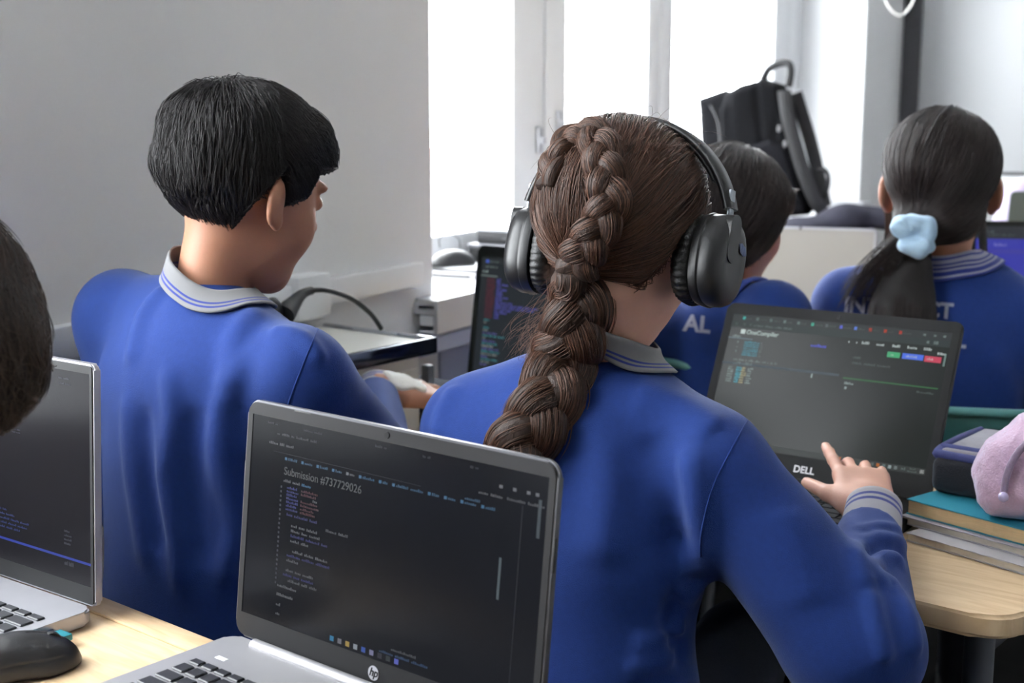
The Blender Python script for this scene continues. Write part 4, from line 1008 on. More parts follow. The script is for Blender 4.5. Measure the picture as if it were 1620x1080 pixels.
def vc_cuff(v): return SBL if (.15 < v < .26 or .38 < v < .49) else (160, 158, 166)
def vc_striped(v): return SBL if int(v * 14) % 2 else (150, 150, 172)
def make_person(name, label, hc, hyaw, hpitch, hroll, hs, tyaw, N_, shL, shR, elL, elR, wrL, wrR, torso, skin, sweater, handL=None, handR=None, fold=(), seams=(), vox=.0045, bvox=.0036,
                collar=True, cuff=(False, False), lap=None, collar_h=.034, stripes=vc_collar, ra=(.057, .049, .037), wob=.0025, group=None, seat=None, ctilt=0, cz=0, neck_r=.052, shr=.058, legs=True, trap=.050, trz=.028, trzR=None):
    P_ = Person(); base = V(torso[-1][0][0], torso[-1][0][1], 0)
    root = tag(empty(name, base, 0, label, 'person', group)); P_.root = root; inv = -np.array(base)
    HR = axes(hyaw, hpitch, hroll); P_.HR, P_.hc, P_.hs = HR, hc, hs; TR = axes(tyaw)
    N_, shL, shR, elL, elR, wrL, wrR = [A(v) for v in (N_, shL, shR, elL, elR, wrL, wrR)]
    nk0 = A(hc) + HR @ A((0, -.022, -.045)) * hs
    handfns = [h[0] for h in (handL, handR) if h]
    def body(P):
        Q = local(P, HR, hc, hs); d = head(Q) * hs
        d = smin(d, s_cap(P, nk0, N_ - A((0, 0, .01)), neck_r, neck_r - .006), .022)
        z3_ = A((0, 0, .045)); d = smin(d, s_cap(P, N_ - z3_, (shL + N_) / 2 - z3_ * .4, .03, .03), .03); d = smin(d, s_cap(P, N_ - z3_, (shR + N_) / 2 - z3_ * .4, .03, .03), .03)
        c, r = torso[0]; d = smin(d, s_ell(P, c, np.array(r) * .88, TR), .04)
        for sh, el, wr in ((shL, elL, wrL), (shR, elR, wrR)):
            d = smin(d, s_cap(P, sh, el, .043, .036), .03); d = smin(d, s_cap(P, el, wr, .037, .024), .02)
        for h in handfns: d = smin(d, h(P), .012)
        return d
    P_.body = body
    def sw0(P):
        d = None
        for c, r in torso:
            e = s_ell(P, c, r, TR); d = e if d is None else smin(d, e, .07)
        d = smin(d, s_cap(P, N_ - A((0, 0, trz)), shL, trap, shr), .035); d = smin(d, s_cap(P, N_ - A((0, 0, trzR or trz)), shR, trap, shr), .035)
        for sh, el, wr in ((shL, elL, wrL), (shR, elR, wrR)):
            a = s_cap(P, sh, el, ra[0], ra[1]); a = smin(a, s_cap(P, el, wr, ra[1], ra[2]), .02)
            ax = (wr - el) / np.linalg.norm(wr - el); a = smax(a, (P - wr) @ ax - .004, .004)
            d = smin(d, a, .03)
        zb = torso[-1][0][2] - .03
        return smax(d, zb - P[:, 2], .02)
    FL = []
    for pts, w_, a_ in fold:
        q = hitv(sw0, [tuple(p) for p in catmull2(pts, 3)]); q = q[np.abs(sw0(q)) < .004]
        if len(q) > 2: FL.append((q, w_, a_))
    def sweat(P):
        d = sw0(P); d = d + wobble(P, 7, wob, 34); return folds(P, d, FL)
    P_.sweat = sweat
    allp = [N_, shL, shR, elL, elR, wrL, wrR]; lo = np.min(allp, 0) - .11; hi = np.max(allp, 0) + .11
    for c, r in torso: R_ = max(r[0], r[1]) + .03; lo = np.minimum(lo, np.array(c) - [R_, R_, r[2] + .02]); hi = np.maximum(hi, np.array(c) + [R_, R_, 0])
    me = grid_mesh(sweat, lo, hi, vox, 'sweatshirt'); so = new_obj('sweatshirt', me, root, sweater, -base); P_.so = so
    lo2 = np.minimum(lo, np.array(hc) - .17); hi2 = np.maximum(hi, np.array(hc) + .17); lo2[2] = max(lo2[2], torso[0][0][2] - torso[0][1][2] - .02 if not (handL or handR) else min(lo2[2], 9))
    for h in (handL, handR):
        if h:
            q = np.concatenate([np.array(h[1]).reshape(-1, 3), np.array(h[2])]); lo2 = np.minimum(lo2, q.min(0) - .03); hi2 = np.maximum(hi2, q.max(0) + .03)
    me = grid_mesh(body, lo2, hi2, bvox, 'body'); bo = new_obj('body', me, root, skin, -base); P_.bo = bo
    # eyes
    for sx in (-1, 1):
        p = A(hc) + HR @ A((sx * .031, .0835, .010)) * hs
        bm = bmesh.new(); bmesh.ops.create_uvsphere(bm, u_segments=16, v_segments=10, radius=.0098 * hs, matrix=Matrix.Translation(Vector(p) - base)); new_obj('eye', bm_mesh(bm, 'eye', True), root, mat('eye_dark', (40, 30, 26), .1, noise=.1))
    if collar:
        both = lambda P: smin(s_cap(P, nk0, N_, neck_r, neck_r + .004), sweat(P), .012)
        th = np.radians(np.linspace(35, 325, 90)); TF = TR
        ring = np.stack([N_ + TF @ A((sin(t) * .055, cos(t) * .055, .028 + (.012 if cos(t) < 0 else -.01) * abs(cos(t)) + cz - ctilt * sin(t) * .055)) for t in th]).astype(f4)
        q = onto(both, ring, .005, 4); q0 = onto(both, ring + A((0, 0, -.012)), .002, 3); rows = [q0, q]; nrow = 12; cen_ = N_
        for k in range(nrow):
            out = q - cen_; out[:, 2] = 0; out /= np.linalg.norm(out, axis=1, keepdims=True)
            g = grad(both, q); v = out * .28 + A((0, 0, -1)) ; v = v - g * (v * g).sum(1)[:, None]; v /= np.linalg.norm(v, axis=1, keepdims=True)
            q = onto(both, q + v * collar_h / nrow, .0065 - .002 * k / nrow, 2); rows.append(q)
        rows = np.array(rows) - np.array(base)
        co = ribbon('collar', rows[1:], root, stripes, .0022)
    for on, el, wr in ((cuff[0], elL, wrL), (cuff[1], elR, wrR)):
        if on:
            ax = (wr - el) / np.linalg.norm(wr - el); up = A((0, 0, 1)); x = np.cross(ax, up); x /= np.linalg.norm(x); y = np.cross(x, ax); rr = []
            for k in range(12):
                c = wr + ax * (.056 - .062 * (k / 11.)); r = (ra[2] - .004) * (.93 + .07 * (k / 11.))
                rr.append([c + (x * cos(a) * 1.05 + y * sin(a) * .92) * r for a in np.linspace(0, 2 * pi, 40)[:-1]])
            ribbon('cuff', np.array(rr) - np.array(base), root, vc_cuff, .003, True)
    for pts in seams:
        q = hitv(sweat, [tuple(p) for p in catmull2(pts, 6)]); q = q[np.abs(sweat(q)) < .004]; new_obj('seam', tube_mesh('seam', [tuple(p) for p in q], .0011, 6), so, M_blue)
    if legs and seat:
        f_ = np.array((sin(R(tyaw)), cos(R(tyaw)), 0)); s_ = np.array((cos(R(tyaw)), -sin(R(tyaw)), 0)); c = np.array(torso[-1][0]); c[2] = seat + .09
        def tr(P):
            d = s_ell(P, c, (.165, .13, .10), TR)
            for sx in (-1, 1):
                hp_ = c + s_ * sx * .085 - [0, 0, .01]; kn = hp_ + f_ * .40 + [0, 0, .02]; an = kn + f_ * .03; an[2] = .09
                d = smin(d, s_cap(P, hp_, kn, .078, .060), .03); d = smin(d, s_cap(P, kn, an, .058, .042), .02)
            return d
        me = grid_mesh(tr, c - [.65, .65, c[2] - .02], c + [.65, .65, .15], .012, 'trousers'); new_obj('trousers', me, root, M_navy, -base)
        for sx in (-1, 1):
            an = c + s_ * sx * .085 + f_ * .43;
            me = grid_mesh(lambda P: smax(s_cap(P, (an[0], an[1], .045), tuple(an[:2] + f_[:2] * .14) + (.035,), .045, .038), .005 - P[:, 2], .004), an - [.2, .2, an[2]], np.array([an[0] + .2, an[1] + .2, .12]), .008, 'shoe'); new_obj('shoe', me, root, M_black, -base)
    return P_
def catmull2(pts, k):
    return [(p.x, p.y) for p in catmull([(x, y, 0) for x, y in pts], k)] if len(pts) > 2 else pts
def make_hair(P_, Tfn, capm, strm, n, length, flow, seed=1, r=.00035, lift=(.0, .003), steps=12, clump=.0018, name='hair', ext=None, vox=.0032, wob=(.0, 60), zmin=-.12, keep=None, jit=.15, stop=None, cap=None):
    HR, hc, hs = P_.HR, P_.hc, P_.hs; base = np.array(P_.root.location)
    def fn(P):
        Q = local(P, HR, hc, hs); d = (skull(Q) - Tfn(Q)) * hs
        if ext is not None: d = smin(d, ext(P), .015)
        if wob[0]: d = d + wobble(P, seed, wob[0], wob[1])
        return d
    P_.hairfn = fn
    if cap is None:
        me = grid_mesh(fn, np.array(hc) - .155 * hs, np.array(hc) + .155 * hs, vox, name); cap = new_obj(name, me, P_.root, capm, -Vector(base))
    me = cap.data
    co = np.empty(len(me.vertices) * 3, f4); me.vertices.foreach_get('co', co); co = co.reshape(-1, 3)
    rs = np.random.RandomState(seed); Q = local(co, HR, hc, hs); m = Tfn(Q) > .003
    if keep is not None: m &= keep(co, Q)
    co = co[m]; P = co[rs.randint(0, len(co), n)] + rs.normal(size=(n, 3)).astype(f4) * .0015
    off = rs.uniform(lift[0], lift[1], n).astype(f4); out = []; ln = (length * rs.uniform(.6, 1.1, n)).astype(f4); jd = rs.normal(size=(n, 3)).astype(f4) * jit
    off = off + wobble(P, seed + 40, clump, 190)
    P = onto(fn, P, -.002, 2); alive = np.ones(n, bool)
    for k in range(steps):
        out.append(P.copy()); D = flow(P, local(P, HR, hc, hs)) + jd
        g = grad(fn, P); D = D - g * (D * g).sum(1)[:, None]; D /= np.linalg.norm(D, axis=1, keepdims=True) + 1e-6
        if stop is not None: alive &= ~stop(P)
        st = D * (ln / steps)[:, None] * alive[:, None]
        P = P + st; g = grad(fn, P); P = P - g * np.clip(fn(P) - off * min(1, (k + 1) / 3), -.012, .012)[:, None]
        jd = jd * .9 + rs.normal(size=(n, 3)).astype(f4) * jit * .25
    out.append(P); pts = np.stack(out, 1)
    curves_obj('hair_strands', pts, r, strm, cap)
    return cap
# ---------------------------------------------------------------- the boy
def W(px, py, D): return np.array(atD(px, py, D), dtype=f4)
b_hc = W(386, 312, 1.60)
wr = W(596, 630, 1.92)
hR = hand(W(610, 618, 1.95), W(700, 626, 2.02) - W(610, 618, 1.95), (-.1, -.35, .9), 1, (.35, .45, .5, .55), s=.98)
wl_ = np.array((-.37, 1.80, .70)); hL = hand(wl_, (.25, .75, -.1), (0, .1, 1), -1, (.6, .7, .8, .8), s=.98)
boy = make_person('person', 'person with short black hair and bandaged right hand in a blue sweatshirt', b_hc, 43, 12, 4, .99, 36,
    W(322, 462, 1.575), W(194, 500, 1.69), W(474, 600, 1.48), (-.50, 1.72, .75), W(592, 738, 1.66), wl_, wr,
    [((-.368, 1.575, .903), (.168, .108, .147)), ((-.365, 1.55, .72), (.155, .108, .17)), ((-.37, 1.54, .56), (.165, .125, .15))], SK_boy, M_blue, hL, hR, cuff=(False, True), seat=.45, ra=(.056, .055, .034), trap=.040, trz=.016, shr=.053, trzR=.066, neck_r=.043, ctilt=.55,
    fold=[([(262, 580), (272, 660), (262, 760), (280, 860), (285, 940)], .011, 0.0112), ([(392, 560), (352, 640), (350, 730), (372, 830), (352, 930)], .013, 0.0140), ([(310, 640), (305, 760), (320, 900)], .014, -0.0112),
          ([(262, 452), (225, 500), (205, 580)], .012, 0.0084), ([(330, 470), (260, 560)], .012, 0.0070), ([(410, 490), (370, 540), (360, 620)], .014, 0.0084), ([(430, 525), (480, 535), (510, 575)], .010, 0.0112),
          ([(200, 620), (210, 760), (235, 900)], .012, 0.0084), ([(420, 700), (440, 850), (425, 950)], .02, -0.0112), ([(230, 640), (238, 760), (255, 880)], .012, -0.0084)],
    seams=[[(503, 520), (478, 580), (456, 640), (448, 690)]])
whorl = np.array((-.004, -.055, .100), f4)
def flow_boy(P, Q):
    v = Q - whorl; v[:, 2] *= .6; n_ = np.linalg.norm(v, axis=1, keepdims=True) + 1e-6; v = v / n_
    v = v + A((0, 0, -.55)) + np.where(Q[:, 1:2] > -.02, A((0, .5, .1)), A((0, 0, -.4)))
    return v @ boy.HR.T
def T_boy(Q):
    t = hairT(Q, top=.024, side=.0125, nape=.002, nape_z=-.082, front_z=.040, ear_z=.006, burn_z=-.012, soft=.018)
    part = np.exp(-(((Q[:, 0] - .0) / .012) ** 2)) * ss(Q[:, 1], -.09, -.05) * ss(Q[:, 2], .08, .11); return t - .008 * part + .006 * np.exp(-((Q[:, 1] - .085) / .03) ** 2) * ss(Q[:, 2], .035, .06)
make_hair(boy, T_boy, C_black, H_black, 11000, .042, flow_boy, seed=2, r=.00042, lift=(-.002, .0045), steps=9, wob=(.0022, 75), jit=.22)
# bandage on the hand
def band(P):
    a = s_cap(P, W(632, 598, 1.955), W(655, 596, 1.975), .026, .022); a = smin(a, s_cap(P, W(655, 592, 1.975), W(664, 618, 1.965), .019, .010), .008); a = smin(a, s_cap(P, W(655, 586, 1.99), W(722, 592, 2.04), .017, .013), .01)
    return smax(smax(boy.body(P) - .0045, -(boy.body(P) + .002), .001), a, .002) + wobble(P, 6, .0008, 160)
lo = np.minimum(W(600, 600, 1.90), W(722, 592, 2.04)) - .05; hi = np.maximum(wr, W(722, 592, 2.04)) + .05
me = grid_mesh(band, lo, hi, .0025, 'bandage')
if me: new_obj('bandage', me, boy.root, fabric('gauze', (224, 222, 214)), -boy.root.location)
pouch_c = onz(668, 668, DT)
bm = bmesh.new(); bbox(bm, (0, 0, .03), (.20, .10, .06), .022, 4); tag(new_obj('soft_case', bm_mesh(bm, 'soft_case', True, 60), None, MATS['black_felt'], (pouch_c.x + .0, pouch_c.y + .06, DT), (0, 0, -DY)), 'small black soft case under the bandaged hand', 'case')

# ---------------------------------------------------------------- girl with the braid
g_hc = W(986, 384, 1.42)
gw = W(1377, 843, 1.475)
hG = hand(W(1374, 812, 1.53), W(1362, 750, 1.60) - W(1374, 812, 1.53), (-.05, -.75, .6), 1, (.12, 1.15, 1.2, 1.0), s=.86, spread=.12, thumb=.80, tcurl=.25)
gl = np.array((.13, 1.70, .80)); hGL = hand(gl, W(1230, 700, 1.72) * 0 + A((.12, .1, -.02)), (0, -.2, 1), -1, (.5, .6, .6, .6), s=.95)
girl = make_person('person', 'person with a long brown braid in a royal blue sweatshirt, wearing black headphones', g_hc, 30, 12, 0, .98, 27,
    (.105, 1.425, 1.005), W(756, 684, 1.47), W(1118, 738, 1.345), (-.06, 1.64, .77), W(1352, 1022, 1.29), gl, gw,
    [((.085, 1.42, .850), (.160, .102, .147)), ((.062, 1.39, .70), (.142, .10, .17)), ((.05, 1.37, .56), (.165, .125, .15))], SK_fair, M_blue, hGL, hG, cuff=(False, True), seat=.45, ra=(.060, .068, .036), trap=.038, trz=.030, trzR=.062, ctilt=.5, neck_r=.044,
    fold=[([(1352, 872), (1390, 850), (1432, 862), (1455, 900)], .008, 0.0121), ([(1352, 845), (1390, 832), (1425, 838)], .007, 0.0095), ([(1365, 905), (1400, 880), (1440, 900), (1455, 960)], .009, 0.0135), ([(1360, 890), (1400, 865), (1445, 885)], .006, -0.0095),
          ([(1385, 920), (1410, 920), (1440, 980), (1450, 1040)], .010, 0.0121), ([(1340, 760), (1348, 850), (1372, 930)], .010, 0.0121), ([(1235, 800), (1262, 880), (1290, 960)], .026, .004), ([(1375, 930), (1390, 1000), (1402, 1050)], .009, 0.0108),
          ([(1090, 700), (1100, 800), (1112, 880), (1082, 960)], .016, 0.0135), ([(1030, 680), (1065, 780), (1070, 880)], .018, -0.0095), ([(1000, 620), (1080, 640), (1140, 680)], .02, 0.0068), ([(1105, 890), (1060, 980), (1085, 1050)], .012, -0.0135),
          ([(930, 640), (960, 760), (950, 900)], .022, 0.0081), ([(1125, 860), (1090, 900), (1075, 960)], .010, 0.0108), ([(722, 610), (700, 650), (690, 690)], .010, 0.0068), ([(800, 590), (770, 660)], .014, 0.0068), ([(1085, 990), (1050, 1010), (1000, 1020)], .010, 0.0108), ([(1080, 1030), (1040, 1045), (990, 1060)], .010, 0.0108)],
    seams=[[(1190, 652), (1160, 705), (1128, 770), (1110, 840), (1108, 880)]])
# crown braid path on the scalp, then the hanging braid
def T_girl(Q):
    t = hairT(Q, top=.016, side=.014, nape=.014, nape_z=-.082, front_z=.062, ear_z=.0, burn_z=.0, soft=.012); return t
GH = lambda P: (skull(local(P, girl.HR, g_hc, girl.hs)) - T_girl(local(P, girl.HR, g_hc, girl.hs))) * girl.hs
crown_px = [(874, 292), (880, 258), (898, 228), (930, 214), (950, 232), (956, 262), (962, 292), (965, 322), (952, 352), (936, 378), (922, 402), (914, 424)]
cr = hitv(GH, crown_px); cr = onto(GH, cr, .001, 2)
crP = [Vector(p) for p in cr]
def near_path(P, path):
    best = np.full(len(P), 9., f4); ix = np.zeros(len(P), int)
    for i, p in enumerate(path):
        d = np.linalg.norm(P - p, axis=1); m = d < best; best[m] = d[m]; ix[m] = i
    return best, ix
crD = np.array([list(p) for p in catmull(crP, 5)], f4)
def flow_girl(P, Q):
    b, ix = near_path(P, crD); far = np.clip(b / .05, 0, 1)
    tgt = crD[np.minimum(ix + 6 + (far * 10).astype(int), len(crD) - 1)]
    v = tgt - P; v /= np.linalg.norm(v, axis=1, keepdims=True) + 1e-6
    low = Q[:, 2] < .0; v[low] += A((-.3, 0, .15))
    return v
make_hair(girl, T_girl, C_brown, H_brown, 14000, .15, flow_girl, seed=5, r=.00042, lift=(-.001, .003), steps=16, clump=.003, wob=(.0016, 55), jit=.10, stop=lambda P: near_path(P, crD)[0] < .010)
make_hair(girl, T_girl, C_brown, H_brown, 4500, .11, lambda P, Q: (crD[-1] - P) / (np.linalg.norm(crD[-1] - P, axis=1, keepdims=True) + 1e-6), seed=15, r=.00042, lift=(-.001, .003), steps=12, clump=.003, wob=(.0016, 55), jit=.14, cap=[c for c in girl.root.children if c.name.startswith('hair')][0], keep=lambda co, Q: Q[:, 0] < .01)
def braid(name, path, parent, period, width, rad, m_cap, m_str, nh=240, taper=lambda t: 1.0, seed=0, depth=.5, toward=None):
    P = catmull(path, 14); L = [0]
    for a, b in zip(P, P[1:]): L.append(L[-1] + (b - a).length)
    tot = L[-1]; Ns = max(40, int(tot / .0022)); S = np.linspace(0, tot, Ns); arr = np.array([list(p) for p in P]); C_ = np.stack([np.interp(S, L, arr[:, i]) for i in range(3)], 1)
    T = np.gradient(C_, axis=0); T /= np.linalg.norm(T, axis=1, keepdims=True)
    nrm = []
    for i in range(Ns):
        n_ = np.array(toward(C_[i])) if toward is not None else np.array((0, -1, .2)); n_ = n_ - T[i] * (n_ @ T[i]); nrm.append(n_ / np.linalg.norm(n_))
    nrm = np.array(nrm); side = np.cross(T, nrm)
    rs = np.random.RandomState(seed); allh = []
    for k in range(3):
        ph = 2 * pi * S / period + 2 * pi * k / 3; tp = np.array([taper(s / tot) for s in S])
        x = width * np.sin(ph) * tp; z = width * depth * np.sin(2 * ph) * tp
        cen = C_ + side * x[:, None] + nrm * z[:, None]
        t2 = np.gradient(cen, axis=0); t2 /= np.linalg.norm(t2, axis=1, keepdims=True)
        r_ = rad * tp * (1 + .12 * np.sin(ph * 2 + 1))
        nn = 28; rg = rs.uniform(-.06, .06, nn); bm = bmesh.new(); rings = []
        u_ = np.cross(t2, nrm); u_ /= np.linalg.norm(u_, axis=1, keepdims=True); w_ = np.cross(u_, t2)
        for i in range(Ns):
            rings.append([bm.verts.new(cen[i] + (u_[i] * cos(2 * pi * a / nn) * 1.05 + w_[i] * sin(2 * pi * a / nn) * .82) * r_[i] * (1 + rg[a])) for a in range(nn)])
        for a, b in zip(rings, rings[1:]):
            for q_ in range(nn): bm.faces.new((a[q_], a[(q_ + 1) % nn], b[(q_ + 1) % nn], b[q_]))
        bm.faces.new(rings[0][::-1]); bm.faces.new(rings[-1])
        new_obj('strand', bm_mesh(bm, 'strand', True), parent, m_cap)
        # loose hairs following the strand
        for h in range(nh):
            a0 = rs.uniform(0, 2 * pi); i0 = rs.randint(0, Ns - 18); ln = rs.randint(14, 30); ii = np.arange(i0, min(i0 + ln, Ns)); idx = np.linspace(0, len(ii) - 1, 9).astype(int); ii = ii[idx]
            a = a0 + rs.uniform(-.012, .012) * (ii - i0) ; o_ = rs.uniform(.97, 1.05) + (rs.rand() < .06) * np.linspace(0, .25, 9)
            allh.append(cen[ii] + (u_[ii] * np.cos(a)[:, None] * 1.05 + w_[ii] * np.sin(a)[:, None] * .82) * (r_[ii] * o_)[:, None])
    curves_obj('hair_strands', np.array(allh, f4), .00034, m_str, parent)
camv = np.array((0, 0, CH))
tocam = lambda p: (camv - p) / np.linalg.norm(camv - p)
# crown braid: lies along the scalp
root_ = new_obj('crown_braid', None, girl.root); root_.empty_display_size = .02
def outw(p): return grad(GH, A([p]))[0]
root_.location = -girl.root.location
braid('crown_braid', [Vector(p + outw(p) * .002) for p in crD[::5]], root_, .082, .0115, .0115, C_brown, H_brown, nh=900, taper=lambda t: .75 + .35 * t, seed=3, depth=.45, toward=outw)
both = lambda P: np.minimum(girl.sweat(P), np.minimum(girl.hairfn(P), girl.body(P)))
bp_px = [(893, 566), (878, 610), (860, 650), (838, 685), (812, 722), (790, 770), (775, 820)]
q = hitv(girl.sweat, bp_px); q = [Vector(p) + Vector(tocam(p)) * .018 for p in q]
top = [Vector(crD[-1] + outw(crD[-1]) * .006)]
mid = [atD(920, 456, (top[0].y + q[0].y) / 2 - .006), atD(916, 495, q[0].y * .7 + top[0].y * .3 - .012), atD(906, 532, q[0].y * .9 + top[0].y * .1 - .012)]
root2 = new_obj('braid', None, girl.root); root2.location = -girl.root.location; root2.empty_display_size = .02
braid('braid', top + mid + q, root2, .118, .0175, .0205, C_brown, H_brown, nh=1500, taper=lambda t: .82 + .22 * min(1, t * 4) - .1 * t, seed=9, depth=.42, toward=tocam)
# flyaway hairs left of the braid and over the crown
rs = np.random.RandomState(4); fly = []
for i in range(110):
    a = W(rs.uniform(862, 905), rs.uniform(440, 520), rs.uniform(1.36, 1.42)); b = W(rs.uniform(790, 880), rs.uniform(500, 580), rs.uniform(1.38, 1.46)); c = W(rs.uniform(780, 900), rs.uniform(545, 600), rs.uniform(1.36, 1.44))
    t = np.linspace(0, 1, 12)[:, None]; fly.append((1 - t) ** 2 * a + 2 * t * (1 - t) * b + t * t * (b * .5 + c * .5))
for i in range(90):
    x = rs.uniform(880, 1090); a = hitv(GH, [(x, rs.uniform(195, 260))])[0]
    if abs(float(GH(A([a]))[0])) > .004: continue
    n_ = outw(a); d_ = rs.normal(size=3) * .02; t = np.linspace(0, 1, 12)[:, None]
    fly.append(a + n_ * (.002 + .010 * np.sin(t * pi)) + d_ * t)
curves_obj('flyaway_hairs', np.array(fly, f4), .00016, H_brown, girl.root).location = -girl.root.location

# ---------------------------------------------------------------- headphones
HRm, hcv = girl.HR, np.array(g_hc)
def HL(x, y, z): return Vector(hcv + HRm @ A((x, y, z)))
hpz = tag(empty('headphones', HL(0, 0, 0), 0, 'black over-ear headphones worn over the brown braided hair', 'headphones'))
HM4 = Matrix([[*HRm[0], hcv[0]], [*HRm[1], hcv[1]], [*HRm[2], hcv[2]], [0, 0, 0, 1]])
hpz.matrix_world = HM4
M_hp = mat('satin_black_shell', (20, 20, 22), .36, noise=.06, nscale=60, bump=.06, bscale=1500); M_pad = mat('black_leatherette', (15, 15, 16), .42, noise=.08, nscale=80, bump=.3, bscale=700); M_slide = mat('steel_slider', (150, 156, 164), .3, metal=.9, noise=.05)
def cup(sx):
    cx, cy, cz_ = sx * .090, -.002, -.014; tilt = R(6)
    M = Matrix.Translation((cx, cy, cz_)) @ Matrix.Rotation(sx * R(-4), 4, 'Z') @ Matrix.Rotation(R(-8), 4, 'X')
    def lathe(name, prof, m, par, crinkle=0, n=96):
        bm = bmesh.new(); rings = []
        for x, r in prof:
            ring = []
            for k in range(n):
                a = 2 * pi * k / n; rr = r * (1 + (crinkle * sin(a * 38) if crinkle else 0)); y, z = .80 * rr * cos(a), rr * sin(a) * 1.0
                sq = 1 + .03 * cos(4 * a + pi); ring.append(bm.verts.new(M @ Vector((sx * x, y * sq, z * sq))))
            rings.append(ring)
        for a, b in zip(rings, rings[1:]):
            for k in range(n): bm.faces.new((a[k], a[(k + 1) % n], b[(k + 1) % n], b[k]))
        bm.faces.new(rings[0]); bm.faces.new(rings[-1][::-1]); return new_obj(name, bm_mesh(bm, name, True, 50), par, m)
    c = lathe('ear_cup', [(.004, .040), (.006, .0485), (.014, .0505), (.0155, .0500), (.0165, .0490), (.0175, .0492), (.026, .0490), (.032, .0465), (.036, .0420), (.0385, .036), (.0395, .030), (.0388, .022), (.0385, .01)], M_hp, hpz)
    lathe('ear_pad', [(-.016, .030), (-.018, .038), (-.014, .0455), (-.006, .0490), (.002, .0475), (.005, .042)], M_pad, c, .018, 152)
    # stirrup plate set into the shell
    bm = bmesh.new(); ol = [(x - .0125, y - .0) for x, y in rr_outline(.025, .050, .0115, 6)]
    f = lambda x, y, z: M @ Vector((sx * (.0335 + z - .00004e3 * abs(x)), x - .010, y - .004))
    prism(bm, ol, -.004, .0068, f); bmesh.ops.bevel(bm, geom=[e for e in bm.edges if e.is_manifold and e.calc_face_angle(0) > 1], offset=.0015, segments=2, affect='EDGES')
    new_obj('stirrup_plate', bm_mesh(bm, 'stirrup_plate', True, 50), c, M_hp)
    st = bmesh.new()  # thin bluish bars imitating reflections on the outer shell face
    for i in range(7): bbox(st, (0, 0, 0), (.0006, .0012, .014 - abs(i - 3) * .0016), 0, 1, M @ Matrix.Translation((sx * .0398, .012 + i * .0024 - .006, .016)) @ Matrix.Rotation(R(32), 4, 'X'))
    new_obj('reflection_lines', bm_mesh(st, 'reflection_lines'), c, mat('blue_grey_reflection', (96, 110, 150), .3, metal=.4, noise=.05))['kind'] = 'stuff'
    sl = bmesh.new(); bbox(sl, (sx * .1175, -.001, .040), (.0035, .013, .040), .0012, 2); new_obj('slider', bm_mesh(sl, 'slider', True, 40), hpz, M_slide)
    return c
cup(1); cup(-1)
# headband: flattened arch
def arch(name, r0, th, w_, a0, m, par, dz=.0):
    bm = bmesh.new(); rings = []; N_ = 40
    for i in range(N_ + 1):
        a = R(a0) + (pi - 2 * R(a0)) * i / N_; ww = w_ * (1 - .25 * abs(cos(a)) ** 2); k = r0 + .0
        x = cos(a) * (k + .012); z = .010 + sin(a) * (k + .014); nx, nz = cos(a), sin(a); y = .012 - .012 * abs(cos(a))
        ring = []
        for u, v in ((-1, -.4), (-.8, -1), (.8, -1), (1, -.4), (1, .4), (.8, 1), (-.8, 1), (-1, .4)): ring.append(bm.verts.new((x + nx * v * th / 2, y + u * ww / 2, z + nz * v * th / 2)))
        rings.append(ring)
    for a, b in zip(rings, rings[1:]):
        for k in range(8): bm.faces.new((a[k], a[(k + 1) % 8], b[(k + 1) % 8], b[k]))
    bm.faces.new(rings[0][::-1]); bm.faces.new(rings[-1]); return new_obj(name, bm_mesh(bm, name, True, 60), par, m)
hb_ = arch('headband', .1085, .009, .034, 14, M_hp, hpz); arch('cushion', .1025, .006, .026, 30, M_pad, hb_)

# ---------------------------------------------------------------- girl behind the headphones
h2 = W(1160, 352, 2.30)
g2 = make_person('person', 'person with dark hair seated behind the headphones, cheek showing, in a royal blue sweatshirt', h2, 46, 10, 0, .98, 38,
    W(1150, 470, 2.30), W(1010, 530, 2.42), W(1222, 500, 2.22), W(1000, 640, 2.55), W(1275, 650, 2.38), W(1080, 640, 2.70), W(1290, 630, 2.62),
    [(W(1125, 586, 2.38), (.155, .10, .16)), (W(1115, 712, 2.40) , (.14, .10, .17)), (W(1110, 805, 2.40), (.155, .12, .14))], SK_warm, M_blue, vox=.006, bvox=.005, seat=.46, neck_r=.045, stripes=lambda v: (26, 60, 150),
    fold=[([(1190, 470), (1230, 480)], .012, .006)])
T2 = lambda Q: hairT(Q, top=.020, side=.028, nape=.030, nape_z=-.095, front_z=.055, ear_z=-.080, burn_z=.005, soft=.012)
make_hair(g2, T2, C_dark, H_dark, 3500, .12, lambda P, Q: (np.concatenate([Q[:, :1] * .6, -.35 + 0 * Q[:, :1], -1 + 0 * Q[:, :1]], 1)) @ g2.HR.T, seed=8, r=.0006, steps=10, vox=.005, wob=(.0015, 50), jit=.08)

# ---------------------------------------------------------------- ponytail girl
h3 = W(1487, 306, 2.25)
g3 = make_person('person', 'person in blue whose dark ponytail is tied with a pale blue scrunchie', h3, 17, 8, 0, 1.10, 16,
    W(1492, 424, 2.26), W(1345, 482, 2.30), W(1634, 512, 2.22), W(1335, 640, 2.42), W(1680, 650, 2.30), W(1430, 640, 2.60), W(1620, 640, 2.60),
    [(W(1480, 545, 2.27), (.18, .105, .17)), (W(1478, 700, 2.28), (.155, .105, .17)), (W(1475, 830, 2.27), (.165, .12, .14))], SK_warm, M_blue, vox=.006, bvox=.005, seat=.46, neck_r=.048, shr=.062,
    stripes=vc_striped, trap=.040, trz=.035, collar_h=.046, fold=[([(1560, 560), (1590, 600), (1600, 660)], .02, .008), ([(1400, 560), (1420, 640)], .02, .005)])
T3 = lambda Q: hairT(Q, top=.013, side=.010, nape=.012, nape_z=-.078, front_z=.062, ear_z=.010, burn_z=.012, soft=.010)
